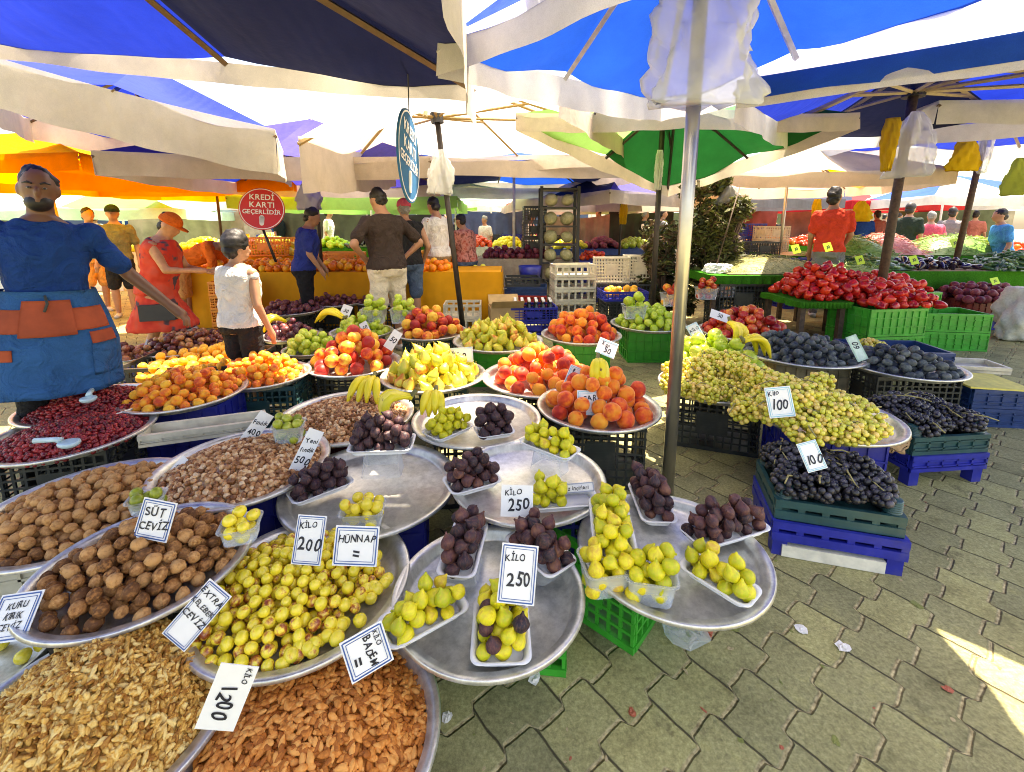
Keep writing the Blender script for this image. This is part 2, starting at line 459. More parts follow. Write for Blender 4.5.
# right hand blue one, its near flap is half blue, half white
g0, g1 = at(738, 84, 2.46), at(1100, 14, 1.69)
G = [g0, g0+(g1-g0)*2.3, Vector((7.6, 4.6, 2.6)), at(800, 138, 6.6)]
gt = at(914, 92, 5.0); gb = atz(871, 345, 0)
umbrella('blue and white umbrella with a wide flap above the pepper stall', G, (gt.x+.05, gt.y, gt.z+.35), [DEEP, NAVY, DEEP, NAVY, DEEP, NAVY, DEEP, DEEP], WHITE,
         gb, gt, .045, WOODP, mat('pale tan rib', (.36, .27, .18), .5), seed=7, hubz=0, v2=None, vdrop={0: .13, 1: .2, 2: .2, 3: .2}, rr=.026)
ub = bpy.data.objects['market_umbrella.006'] if 'market_umbrella.006' in bpy.data.objects else None
vv = valance(ub, G[0]+Vector((-.012, -.012, .0)), G[1]+Vector((-.012, -.012, 0)), .10, BLUE, 99, wav=.015)
# green one
H0 = [at(516, 114, 4.5), at(690, 108, 3.7), at(860, 114, 4.6), at(668, 186, 6.3)]
ht = at(662, 138, 5.2)
umbrella('green umbrella with a cream valance beside the steel pole', H0, (1.75, 5.1, 2.75), [LIME, GREEN, GREEN, GREEN, GREEN, GREEN, GREEN, LIME], CREAM,
         atz(650, 345, 0), (ht.x, ht.y, 2.7), .03, DARKM, DARKM, seed=8, drop=.16)
# farther right
it = at(990, 116, 6.6); ib = atz(944, 312, 0)
umbrella('blue umbrella on a dark pole at the right edge with clear bags tied to it', rect((it.x, it.y), 1.7, 1.6, -.15, it.z-.15), (it.x, it.y, it.z+.4), [DEEP, DEEP, BLUE, DEEP], WHITE, ib, it, .04, WOODP, BRONZE, seed=9, hubz=0, rr=.022)
far = [
 (514, 158, 8.0, 1.7, .2, [BLUE, NAVY, DEEP, NAVY], TAN, PALEM, 'dark blue umbrella with tan valance behind the middle crates'),
 (622, 186, 9.6, 1.7, .5, [VIOLET, NAVY, TAN, NAVY], CREAM, BLACKP, 'blue and tan umbrella on a black pole with a yellow bag'),
 (313, 152, 6.0, 1.55, .12, [VIOLET, VIOLET, DEEP, VIOLET], TAN, DARKM, 'violet blue umbrella above the man in the blue polo'),
 (789, 166, 8.2, 1.6, -.2, [TAN, CREAM, TAN, ORANGE], CREAM, STEEL, 'tan umbrella on a steel pole behind the red shirted man'),
 (735, 192, 12.5, 1.8, .3, [GREY, NAVY], GREY, DARKM, 'grey umbrella beyond the bush'),
 (570, 196, 13.0, 1.8, .1, [TAN, RED, GREEN], TAN, PALEM, 'tan and red umbrella far behind the crate tower'),
 (645, 196, 15.0, 2.0, .35, [LIME, RED, LIME], RED, PALEM, 'red and lime umbrella far down the aisle'),
 (850, 196, 14.0, 1.9, .2, [RED, NAVY, RED], RED, PALEM, 'dark red umbrella behind the red shirted man'),
 (945, 190, 12.0, 1.9, .0, [WHITE, BLUE, WHITE], WHITE, PALEM, 'white and blue umbrella behind the shoppers at right'),
 (1040, 188, 13.0, 1.9, .3, [BLUE, WHITE], WHITE, PALEM, 'blue and white umbrella far at the right edge'),
 (120, 200, 11.0, 2.0, .2, [AQUA, LIME, WHITE], AQUA, PALEM, 'pale aqua umbrella far behind the walkway'),
 (20, 200, 12.0, 2.0, .1, [WHITE, AQUA], WHITE, PALEM, 'white umbrella far behind the vendor'),
 (370, 190, 10.0, 2.0, .05, [AQUA, WHITE, LIME], LIME, PALEM, 'pale green umbrella behind the dark shirted man'),
 (455, 182, 11.0, 1.9, .3, [WHITE, AQUA, NAVY], WHITE, PALEM, 'white and aqua umbrella behind the man in khaki shorts'),
 (290, 196, 14.0, 2.0, .2, [WHITE, BLUE, TAN], WHITE, PALEM, 'white and blue umbrella far beyond the orange table'),
 (200, 204, 16.0, 2.2, .1, [TAN, WHITE], TAN, PALEM, 'tan umbrella in the far crowd'),
]
for i, (px, py, Y, hw, yaw, cols, vm, pm, lab) in enumerate(far):
    c = at(px, py, Y)
    umbrella(lab, rect(c, hw, hw*.95, yaw, c.z-.25), (c.x, c.y, c.z+.4), cols, vm, (c.x, c.y, 0), (c.x, c.y, c.z+.4), .025, pm, BRONZE, seed=20+i, drop=.22, hubz=.42, ribs=Y < 11)
# unseen roof, added overhead to keep sun off the front of the stall
umbrella('unseen roof of blue canvas added to shade the front of the stall', rect((.25, .35), 1.5, 1.75, .0, 3.05), (.25, .35, 3.5), [BLUE, WHITE], WHITE, seed=61, ribs=False)

# plastic bag round the hub of the steel pole, cloth on the corner
BAG = clear('milky blue plastic film', (.72, .78, 1.0), .34, .25)
def sheet_bag(name, label, cat, c, w, h, d, m, seed=0, group=None, pin=.45, yaw=0):
    """a wrinkled hanging bag, closed, real thickness"""
    r = random.Random(seed); mb = MB(); n = 40; rows = 20; vs = []; fs = []
    for j in range(rows+1):
        t = j/rows; wd = w/2*(pin+(1-pin)*min(1, t*1.6)**.7)*(1-.06*math.sin(9*t+seed)); dd = d/2*(pin+(1-pin)*math.sin(math.pi*min(.95, .25+t*.62)))
        for k in range(n):
            a = 2*math.pi*k/n
            q = 1+.14*math.sin(3*a+seed+t*5)+.11*math.sin(7*a+t*9+seed*2)+.07*math.sin(11*a-t*13)+.05*r.uniform(-1, 1)
            vs.append((wd*math.cos(a)*q, dd*math.sin(a)*q, -h*t+.012*r.uniform(-1, 1)*(1 if j else 0)))
    for j in range(rows):
        for k in range(n):
            k2 = (k+1) % n
            fs.append((j*n+k, (j+1)*n+k, (j+1)*n+k2, j*n+k2))
    fs.append(tuple(range(n))); fs.append(tuple(rows*n+k for k in range(n-1, -1, -1)))
    mb.add(vs, fs)
    o = mb.build(name, m, None, True); o.location = c; o.rotation_euler = (0, 0, yaw)
    return tag(o, label, cat, group)
p = at(706, -14, 1.95)
sheet_bag('plastic_bag', 'large milky plastic bag wrapped round the top of the steel pole', 'bag', (p.x, p.y-.02, p.z), .40, .44, .2, BAG, 3, pin=.75)
p = at(474, 0, 3.0)
yb = cloth('yellow bag film', (.80, .55, .03), .4); wb = clear('white bag film', (.93, .94, .95), .38, .3)
G5 = 'plastic carrier bags hanging from poles'
for (px, py, Y, w_, h_, m_, lab, sd_) in [
    (893, 118, 4.7, .26, .50, yb, 'yellow carrier bag tied to the timber pole above the peppers', 1),
    (917, 112, 4.72, .36, .62, wb, 'white carrier bag tied beside the yellow bag on the timber pole', 2),
    (968, 138, 6.3, .34, .42, yb, 'yellow and clear bag hanging on the dark pole at the right', 3),
    (988, 134, 6.35, .3, .5, wb, 'clear white bag hanging on the dark pole at the right', 4),
    (1021, 158, 5.2, .24, .4, cloth('lime bag film', (.6, .68, .15), .4), 'lime green bag hanging at the right edge', 5),
    (308, 180, 5.8, .34, .36, mat('lilac bag film', (.52, .50, .66), .4, 0, .05, 9, .2, .4), 'lilac white bag hanging above the man in the blue polo', 6),
    (440, 150, 4.6, .28, .42, wb, 'white plastic bag on the pole beside the blue round sign', 7),
    (624, 203, 9.4, .26, .42, yb, 'yellow bag hanging on the thin black pole in the aisle', 8),
    (862, 201, 7.0, .26, .3, yb, 'yellow bag hanging beside the red shirted man', 9),
    (818, 199, 7.4, .22, .4, yb, 'yellow bag hanging behind the red shirted man', 10),
    (660, 150, 5.1, .15, .42, wb, 'crumpled pale bag tied to the pole of the green umbrella', 11),
    (730, 186, 6.1, .36, .42, mat('dusty grey bag film', (.36, .33, .29), .5, 0, .1, 9, .3, .2), 'dusty grey bag caught in the bush', 12)]:
    p = at(px, py, Y)
    sheet_bag('carrier_bag', lab, 'bag', p, w_, h_, w_*.5, m_, sd_, G5, yaw=sd_, pin=.22)
# ------------------------------------------------------------------ crates
def plast(name, c): return mat(name, c, .38, 0, .16, 14, .03, dirt=(.10, .09, .07))
CB = plast('blue crate plastic', (.012, .022, .30)); CN = plast('dark blue crate plastic', (.012, .045, .16)); CG = plast('green crate plastic', (.02, .36, .03))
CK = plast('black crate plastic', (.03, .035, .035)); CT = plast('dark teal crate plastic', (.016, .07, .075)); CR = plast('red crate plastic', (.50, .045, .03))
CW = plast('cream crate plastic', (.62, .57, .44)); CD = plast('dark red crate plastic', (.22, .02, .02)); CO = plast('orange crate plastic', (.8, .25, .02))
PANEL = {}
def panel(wd, h, m, style):
    k = (round(wd, 3), round(h, 3), m.name, style)
    if k in PANEL: return PANEL[k]
    mb = MB(); t = .012
    if style == 'slat':
        mb.box((0, 0, h-.013), (wd, t+.006, .026)); mb.box((0, 0, .012), (wd, t+.004, .024))
        n = max(4, int(wd/.045))
        for i in range(n+1):
            x = -wd/2+.008+(wd-.016)*i/n
            mb.box((x, .001, h/2), (.011, t-.002, h-.052))
        q = max(1, int(h/.055))
        for j in range(1, q+1): mb.box((0, -.001, .024+(h-.05)*j/(q+1)), (wd, t-.004, .010))
        mb.box((0, .0012, h*.52), (wd*.34, t-.001, h*.42))
    elif style == 'rib':
        mb.box((0, .002, h/2), (wd, t*.6, h)); mb.box((0, -.002, h-.012), (wd, t+.008, .024)); mb.box((0, -.002, .010), (wd, t+.004, .020))
        n = max(4, int(wd/.075))
        for i in range(n+1): mb.box((-wd/2+.006+(wd-.012)*i/n, -.006, h/2), (.009, .008, h-.046))
        for j in (1, 2): mb.box((0, -.0065, h*j/3), (wd, .007, .008))
    elif style == 'window':
        mb.box((0, 0, h-.016), (wd, t+.006, .032)); mb.box((0, 0, .018), (wd, t+.004, .036))
        n = max(3, int(wd/.085))
        for i in range(n+1): mb.box((-wd/2+.012+(wd-.024)*i/n, .001, h/2), (.026, t-.002, h-.068))
    me = mb.mesh('crate side', m, False)
    PANEL[k] = me
    return me
def crate(label, c, size, yaw, m, style='slat', group=None, posts=None, feet=None, name='crate', tilt=0):
    wd, dp, h = size
    e = empty(name, c, yaw, label, 'crate', group or 'plastic crates of the market stalls')
    if tilt: e.rotation_euler = (tilt, 0, yaw)
    z0 = feet or 0; hh = h-z0
    for (x, y, r, L) in ((0, -dp/2+.006, 0, wd), (0, dp/2-.006, math.pi, wd), (-wd/2+.006, 0, -math.pi/2, dp-.03), (wd/2-.006, 0, math.pi/2, dp-.03)):
        link('side_panel', panel(L, hh, m, style), e, (x, y, z0), (0, 0, r))
    k = ('bottom', round(wd, 3), round(dp, 3), m.name)
    if k not in PANEL: PANEL[k] = MB().box((0, 0, .006), (wd-.03, dp-.03, .008)).mesh('crate bottom', m, False)
    link('bottom_panel', PANEL[k], e, (0, 0, z0+.004))
    if feet:
        k = ('foot', round(feet, 3), m.name)
        if k not in PANEL: PANEL[k] = MB().box((0, 0, feet/2), (.055, .055, feet)).mesh('crate foot', m, False)
        for a in (-1, 1):
            for b in (-1, 1): link('foot', PANEL[k], e, (a*(wd/2-.035), b*(dp/2-.035), 0))
    if posts:
        k = ('post', round(posts, 3))
        if k not in PANEL:
            pr = []
            for j in range(7):
                z = posts*j/6
                pr += [(.030, z), (.033, z+.004), (.030, z+posts/12)]
            PANEL[k] = MB().lathe([(0, -.12), (.03, -.12)]+pr[:-2]+[(.028, posts), (0, posts+.004)], 14).mesh('crate post', CT, True)
        for a in (-1, 1):
            for b in (-1, 1): link('corner_post', PANEL[k], e, (a*(wd/2-.036), b*(dp/2-.036), h))
    return e

# ------------------------------------------------------------------ trays
def alu():
    m, nt, b = nodes('spun aluminium tray')
    b.inputs['Metallic'].default_value = .8; b.inputs['Roughness'].default_value = .32
    f = noise(nt, 9, 6, rough=.7); g = noise(nt, 90, 2)
    nt.links.new(ramp(nt, [(.3, (.50, .49, .45)), (.6, (.76, .75, .70)), (.8, (.84, .83, .79))], f), b.inputs['Base Color'])
    rr = N(nt, 'ShaderNodeMapRange'); nt.links.new(f, rr.inputs[0]); rr.inputs[3].default_value = .24; rr.inputs[4].default_value = .55
    nt.links.new(rr.outputs[0], b.inputs['Roughness'])
    bump(nt, b, mathn(nt, 'ADD', f, mathn(nt, 'MULTIPLY', g, .15)), .12, .01)
    return m
ALU = alu(); TRAY = {}
class Tray: pass
def tray(px, py, h, a, label, deep=.03, crates=None, R=None, group='round metal trays of the stall'):
    """a: half width in the photograph; the base of the tray lies at h"""
    c = atz(px, py, h); R = R or a*depth(c)/F
    k = round(deep, 3)
    if k not in TRAY:
        w = deep
        TRAY[k] = MB().lathe([(0, 0), (.84, 0), (.875, w*.35), (.89, w*.9), (.95, w), (.985, w+.004), (1, w+.001), (1.0, w-.006), (.985, w-.004), (.95, w-.006), (.895, w-.008), (.865, -.004), (0, -.005)], 72).mesh('tray', ALU, True)
    o = link('metal_tray', TRAY[k], None, c, (0, 0, RN.random()*6), (R, R, 1))
    tag(o, label, 'tray', group)
    t = Tray(); t.c = c; t.R = R; t.r = R*.87; t.z = h; t.o = o; t.rim = h+deep
    for cr in (crates or []):
        m, style, yaw, lab = cr[:4]
        wd, dp = cr[4] if len(cr) > 4 else (R*1.28, R*1.0)
        n = cr[5] if len(cr) > 5 else 1
        hh = (h-.008)/n
        for q in range(n):
            lb = lab if n == 1 else lab+(', lower of two' if q == 0 else ', upper of two')
            ox, oy = cr[6] if len(cr) > 6 else (0, 0)
            crate(lb, (c.x+ox, c.y+oy, q*hh+.001), (wd, dp, hh-.002), yaw, m, style)
    return t

# ------------------------------------------------------------------ fruit shapes (unit: radius 1, scaled when placed)
def warp(mb, f): mb.v = [tuple(f(Vector(v))) for v in mb.v]; return mb
def variants(fn, mats, n=3):
    out = []
    for i in range(n):
        mb = fn(random.Random(100+i))
        out.append(mb.mesh(mb_name, mats, True))
    return out
mb_name = 'fruit'
def rnd_bump(r, amp=.05):
    ks = [(Vector((r.gauss(0, 1), r.gauss(0, 1), r.gauss(0, 1)))*2, r.random()*6) for _ in range(5)]
    return lambda v: 1+amp*sum(math.sin(k.dot(v)+p) for k, p in ks)/2.5
def peach(r):
    mb = MB().ell((0, 0, 0), 1, 20, 14); b = rnd_bump(r, .03)
    def f(v):
        a = math.atan2(v.y, v.x); s = 1-.07*math.exp(-(a/.16)**2)*max(0, v.z+.6)
        rr = math.hypot(v.x, v.y)
        z = v.z*.94-.22*math.exp(-(rr/.26)**2)*(1 if v.z > 0 else .25)
        return Vector((v.x*s, v.y*s, z))*b(v)
    return warp(mb, f)
def apple(r):
    mb = MB().ell((0, 0, 0), 1, 18, 12); b = rnd_bump(r, .04)
    def f(v):
        rr = math.hypot(v.x, v.y); z = v.z*.9-(.28*math.exp(-(rr/.3)**2) if v.z > 0 else -.18*math.exp(-(rr/.25)**2))
        s = 1.03-.12*max(0, -v.z)
        return Vector((v.x*s, v.y*s, z))*b(v)
    warp(mb, f)
    return mb.tube([(0, 0, .55), (.03, .02, .9), (.1, .05, 1.12)], [.05, .04, .05], 5)
def pear(r):
    pr = [(0, -.95), (.35, -.95), (.75, -.72), (.98, -.25), (.95, .15), (.72, .6), (.48, .95), (.36, 1.25), (.25, 1.5), (.1, 1.6), (0, 1.6)]
    mb = MB().lathe(pr, 16); b = rnd_bump(r, .06); bx = r.uniform(-.12, .12)
    warp(mb, lambda v: Vector((v.x+bx*max(0, v.z)**2, v.y, v.z))*b(v))
    return mb.tube([(bx*2.2, 0, 1.5), (bx*3+.05, 0, 1.75), (bx*3+.16, 0, 1.95)], [.06, .045, .05], 5)
def fig(r):
    pr = [(0, -.80), (.10, -.82), (.14, -.84), (.4, -.80), (.78, -.55), (1.0, -.1), (.97, .25), (.72, .66), (.40, .95), (.22, 1.15), (.15, 1.33), (.13, 1.42), (0, 1.44)]
    mb = MB().lathe(pr, 18); b = rnd_bump(r, .07); bx = r.uniform(-.2, .2); ph = r.random()*6
    def f(v):
        a = math.atan2(v.y, v.x); s = 1+.025*math.cos(9*a+ph)
        return Vector((v.x*s+bx*max(0, v.z)**2, v.y*s, v.z))*b(v)
    return warp(mb, f)
def plum(r):
    mb = MB().ell((0, 0, 0), (.82, .82, 1.05), 14, 10); b = rnd_bump(r, .03)
    return warp(mb, lambda v: Vector((v.x*(1-.06*math.exp(-(math.atan2(v.y, v.x)/.2)**2)), v.y, v.z-.06*math.exp(-(math.hypot(v.x, v.y)/.2)**2)*(v.z > 0)))*b(v))
def ball(r, n=12, m=8, amp=.03, s=(1, 1, 1)):
    b = rnd_bump(r, amp); mb = MB().ell((0, 0, 0), s, n, m)
    return warp(mb, lambda v: v*b(v))
def jujube(r): return ball(r, 14, 10, .06, (.96, .96, 1.04))
def walnut(r):
    mb = MB().ell((0, 0, 0), 1, 26, 16); b = rnd_bump(r, .05)
    ks = [(Vector((r.gauss(0, 1), r.gauss(0, 1), r.gauss(0, .45)))*5.5, r.random()*6) for _ in range(9)]
    def f(v):
        wr = sum(abs(math.sin(k.dot(v)+p)) for k, p in ks)/9
        seam = .085*math.exp(-(v.y/.07)**2)-.05*math.exp(-((abs(v.y)-.17)/.07)**2)
        tip = .14*max(0, v.z-.8)
        q = (1+.34*(wr-.6)+seam*1.2)*b(v)
        return Vector((v.x*.92, v.y*.88, v.z*(1.02+tip)))*q
    return warp(mb, f)
def almond(r):
    mb = MB().ell((0, 0, 0), 1, 10, 8); b = rnd_bump(r, .05)
    return warp(mb, lambda v: Vector((v.x*.56*(1-.32*v.z-.12*v.z*v.z), v.y*.40*(1-.25*v.z), v.z*1.08))*b(v))
def kernel(r):
    mb = MB().ell((0, 0, 0), 1, 12, 8); b = rnd_bump(r, .17)
    ks = [(Vector((r.gauss(0, 1), r.gauss(0, 1), r.gauss(0, 1)))*4.2, r.random()*6) for _ in range(5)]
    L = r.uniform(.9, 1.25); W = r.uniform(.42, .75); T = r.uniform(.3, .5); bend = r.uniform(-.35, .35)
    def f(v):
        q = b(v)*(1+.17*sum(math.sin(k.dot(v)+p) for k, p in ks)/2.2)
        g = 1-.3*math.exp(-(v.x/.15)**2)*(v.y > 0)
        return Vector((v.x*W*q+bend*v.z*v.z, v.y*T*q*g, v.z*L*q))
    return warp(mb, f)
def hazel(r):
    mb = MB().ell((0, 0, 0), 1, 11, 8)
    return warp(mb, lambda v: Vector((v.x*.92, v.y*.88, (v.z*(1.02+.16*max(0, v.z)**3) if v.z > -.8 else -.80))))
def tomato(r):
    mb = MB().ell((0, 0, 0), (1, 1, .8), 14, 9); ph = r.random()*6; b = rnd_bump(r, .06)
    return warp(mb, lambda v: Vector((v.x*(1+.07*math.cos(3*math.atan2(v.y, v.x)+ph)), v.y*(1+.07*math.cos(3*math.atan2(v.y, v.x)+ph)), v.z-.15*math.exp(-(math.hypot(v.x, v.y)/.3)**2)))*b(v))
def pepper(r):
    pr = [(0, -1.15), (.3, -1.1), (.6, -.8), (.8, -.2), (.85, .4), (.7, .75), (.35, .8), (.12, .7), (0, .7)]
    mb = MB().lathe(pr, 15); ph = r.random()*6; b = rnd_bump(r, .08)
    warp(mb, lambda v: Vector((v.x, v.y, v.z))*b(v)*(1+.08*math.cos(3*math.atan2(v.y, v.x)+ph)))
    return mb
def berry(r): return MB().ell((0, 0, 0), (.8, .8, 1), 7, 5)
def eggplant(r):
    pr = [(0, -1.6), (.4, -1.55), (.72, -1.1), (.75, -.5), (.6, .2), (.42, .9), (.3, 1.3), (0, 1.35)]
    return warp(MB().lathe(pr, 12), lambda v: Vector((v.x+.12*v.z*v.z, v.y, v.z)))
def cuke(r): return MB().tube([(-1, 0, 0), (-.9, 0, 0), (-.4, .08*r.uniform(-1, 1), .04), (.4, .1*r.uniform(-1, 1), 0), (.9, 0, .02), (1, 0, 0)], [.05, .17, .22, .22, .16, .05], 8)
def bean(r): return MB().tube([(-1, 0, 0), (-.4, .15*r.uniform(-1, 1), .05), (.3, .2*r.uniform(-1, 1), 0), (1, .2*r.uniform(-1, 1), 0)], [.03, .06, .06, .02], 5)

M_PEACH = fruit('peach skin', [(.25, (.85, .34, .03)), (.45, (.86, .22, .02)), (.62, (.70, .07, .015)), (.8, (.42, .02, .012))], .55, .25, 1.1, 2, .06, 30, .5, sheen=.25)
M_NECT = fruit('blushed peach skin', [(.25, (.88, .50, .05)), (.42, (.82, .22, .02)), (.55, (.60, .05, .015)), (.75, (.36, .015, .012))], .45, .35, 1.2, 2, .05, 30, .6, sheen=.15)
M_NECR = fruit('nectarine skin', [(.25, (.82, .35, .06)), (.40, (.66, .08, .02)), (.6, (.48, .02, .012)), (.8, (.25, .008, .012))], .3, .5, 1.2, 2, .03, 30, .6)
M_APPLE = fruit('green apple skin', [(.3, (.36, .50, .03)), (.55, (.46, .58, .05)), (.8, (.62, .66, .10))], .28, .5, 1.2, 2, .03, 30, .4, spots=((.7, .75, .3), 14, .72))
M_PEAR = fruit('pear skin', [(.3, (.50, .52, .04)), (.5, (.66, .60, .06)), (.66, (.75, .60, .08)), (.82, (.66, .22, .03))], .35, .45, 1.0, 2, .04, 30, .5, spots=((.35, .25, .04), 16, .70))
M_FIGP = fruit('purple fig skin', [(.25, (.022, .016, .024)), (.5, (.050, .022, .030)), (.7, (.10, .035, .036)), (.86, (.20, .085, .05))], .5, .3, 1.3, 3, .12, 20, .55, streak=5)
M_FIGG = fruit('green fig skin', [(.25, (.42, .46, .015)), (.5, (.68, .62, .022)), (.7, (.80, .66, .03)), (.9, (.60, .36, .04))], .4, .4, 1.2, 3, .1, 20, .55, streak=5)
M_PLUM = fruit('bloomed plum skin', [(.3, (.030, .036, .046)), (.5, (.062, .076, .080)), (.7, (.15, .17, .155)), (.85, (.10, .05, .06))], .5, .35, 1.6, 3, .04, 20, .4)
M_PLUMD = fruit('dark plum skin', [(.3, (.05, .012, .02)), (.55, (.11, .022, .035)), (.75, (.22, .06, .05))], .35, .5, 1.4, 2, .04, 20, .5)
M_DATE = fruit('brown red plum skin', [(.3, (.10, .02, .015)), (.5, (.20, .045, .025)), (.7, (.36, .12, .04)), (.85, (.5, .24, .08))], .35, .45, 1.4, 2, .04, 20, .8)
M_APRI = fruit('apricot skin', [(.3, (.88, .46, .04)), (.5, (.88, .32, .02)), (.68, (.78, .16, .02)), (.85, (.55, .06, .02))], .5, .3, 1.1, 2, .05, 30, .5, sheen=.15)
M_JUJU = fruit('jujube skin', [(.3, (.80, .66, .035)), (.52, (.90, .70, .055)), (.60, (.70, .34, .04)), (.70, (.32, .07, .02))], .25, .55, 1.05, 3, .06, 20, .25, coat=.3)
M_WAL = fruit('walnut shell', [(.3, (.14, .055, .018)), (.5, (.37, .16, .05)), (.72, (.58, .30, .11))], .65, .25, 2.2, 4, .35, 7, .5)
M_ALM = fruit('almond skin', [(.25, (.34, .10, .018)), (.5, (.62, .215, .040)), (.75, (.74, .33, .085))], .6, .2, 1.2, 2, .08, 9, .6, island=True)
M_KER = fruit('walnut kernel', [(.25, (.36, .14, .022)), (.5, (.72, .40, .085)), (.75, (.86, .62, .23))], .55, .3, 2.0, 4, .5, 6, .55, island=True)
M_HAZ = fruit('hazelnut shell', [(.2, (.20, .07, .02)), (.5, (.46, .20, .07)), (.72, (.66, .38, .17)), (.9, (.76, .54, .32))], .4, .4, .7, 1, .04, 9, .75, island=True)
M_BERRY = fruit('dried red berry', [(.25, (.10, .006, .010)), (.5, (.24, .012, .016)), (.8, (.45, .035, .03))], .35, .5, 1.6, 2, .1, 9, .6, island=True)
M_RPEP = fruit('red pepper skin', [(.3, (.38, .010, .012)), (.5, (.68, .025, .018)), (.8, (.80, .07, .02))], .25, .5, 1.2, 2, .02, 9, .4)
M_ORNG = fruit('orange peel', [(.3, (.85, .20, .01)), (.6, (.90, .34, .02)), (.8, (.92, .5, .03))], .4, .4, 1.2, 2, .15, 14, .7)
M_TOM = fruit('tomato skin', [(.3, (.6, .04, .015)), (.6, (.75, .09, .02)), (.8, (.85, .25, .03))], .2, .5, 1.2, 2, .02, 9, .5)
M_LEM = fruit('lemon peel', [(.3, (.78, .68, .03)), (.6, (.86, .76, .08)), (.8, (.7, .72, .10))], .35, .45, 1.2, 2, .12, 14, .5)
M_EGG = fruit('eggplant skin', [(.3, (.010, .006, .02)), (.7, (.03, .012, .05))], .12, .6, 1.2, 2, 0, 9, .3, coat=.5)
M_BEET = fruit('dark red root skin', [(.3, (.10, .012, .025)), (.6, (.22, .03, .05)), (.85, (.32, .10, .09))], .5, .35, 1.2, 2, .05, 9, .5)
M_CUKE = fruit('cucumber skin', [(.3, (.03, .09, .03)), (.6, (.08, .19, .07)), (.85, (.25, .36, .14))], .35, .4, 2.2, 2, .05, 9, .5)
M_BEAN = fruit('green bean skin', [(.3, (.10, .22, .03)), (.6, (.22, .36, .07)), (.85, (.42, .50, .18))], .45, .35, 2.2, 2, .05, 9, .6, island=True)
M_BORL = fruit('pink bean pod', [(.3, (.55, .16, .14)), (.6, (.72, .33, .28)), (.85, (.8, .6, .5))], .45, .35, 2.2, 2, .05, 9, .6, island=True)
M_OKRA = fruit('olive pod skin', [(.3, (.10, .11, .03)), (.55, (.22, .22, .07)), (.8, (.40, .36, .14))], .5, .3, 2.2, 2, .05, 9, .7, island=True)
M_WHITEV = fruit('red and white peach in net', [(.3, (.55, .03, .03)), (.5, (.7, .10, .06)), (.6, (.85, .75, .7)), (.8, (.9, .86, .8))], .5, .4, .8, 1, .03, 9, .5)
KIND = {}
for nm, fn, m, nv in [('peach', peach, M_PEACH, 3), ('blushed_peach', peach, M_NECT, 3), ('nectarine', peach, M_NECR, 3), ('apple', apple, M_APPLE, 3), ('pear', pear, M_PEAR, 4),
        ('purple_fig', fig, M_FIGP, 5), ('green_fig', fig, M_FIGG, 5), ('plum', plum, M_PLUM, 3), ('dark_plum', plum, M_PLUMD, 3), ('date_plum', plum, M_DATE, 3), ('apricot', peach, M_APRI, 3),
        ('jujube', jujube, M_JUJU, 4), ('walnut', walnut, M_WAL, 5), ('almond', almond, M_ALM, 5), ('walnut_kernel', kernel, M_KER, 9), ('hazelnut', hazel, M_HAZ, 3), ('dried_berry', berry, M_BERRY, 2),
        ('red_pepper', pepper, M_RPEP, 4), ('orange', lambda r: ball(r, 12, 8, .03), M_ORNG, 2), ('tomato', tomato, M_TOM, 3), ('lemon', lambda r: ball(r, 12, 8, .04, (.9, .9, 1.15)), M_LEM, 2),
        ('eggplant', eggplant, M_EGG, 2), ('beet', lambda r: ball(r, 10, 8, .08, (1, 1, 1.1)), M_BEET, 3), ('cucumber', cuke, M_CUKE, 4), ('green_bean', bean, M_BEAN, 4), ('pink_bean', bean, M_BORL, 4),
        ('olive_pod', bean, M_OKRA, 3), ('netted_peach', peach, M_WHITEV, 3)]:
    mb_name = nm
    KIND[nm] = variants(fn, m, nv)
REAL = {'dried_berry': 'dried_berry', 'date_plum': 'red_plum', 'blushed_peach': 'peach', 'netted_peach': 'peach', 'dark_plum': 'plum', 'purple_fig': 'fig', 'green_fig': 'fig'}

# ------------------------------------------------------------------ piling
def pile(dom, size, zmax, n, r, seed, tries=24, squash=.86, f0=.75):
    """drop balls of radius r into a domain; dom() samples (x, y); zmax(x, y) is the surface of the heap. Returns centres, z from 0"""
    R_ = random.Random(seed); P = []; grid = {}; cs = 2*r
    miss = 0
    while len(P) < n and miss < 25:
        best = None
        for _ in range(tries):
            x, y = dom(R_)
            z = r*f0; gx, gy = int(x//cs), int(y//cs)
            for i in (-1, 0, 1):
                for j in (-1, 0, 1):
                    for q in grid.get((gx+i, gy+j), ()):
                        d2 = (q[0]-x)**2+(q[1]-y)**2
                        if d2 < cs*cs*.96: z = max(z, q[2]+math.sqrt(cs*cs-d2)*squash)
            top = zmax(x, y)
            if z+r*.6 > top: continue
            cost = z+.3*r*R_.random()
            if best is None or cost < best[0]: best = (cost, x, y, z)
        if best is None: miss += 1; continue
        miss = 0
        p = best[1:]
        P.append(p); grid.setdefault((int(p[0]//cs), int(p[1]//cs)), []).append(p)
    return P
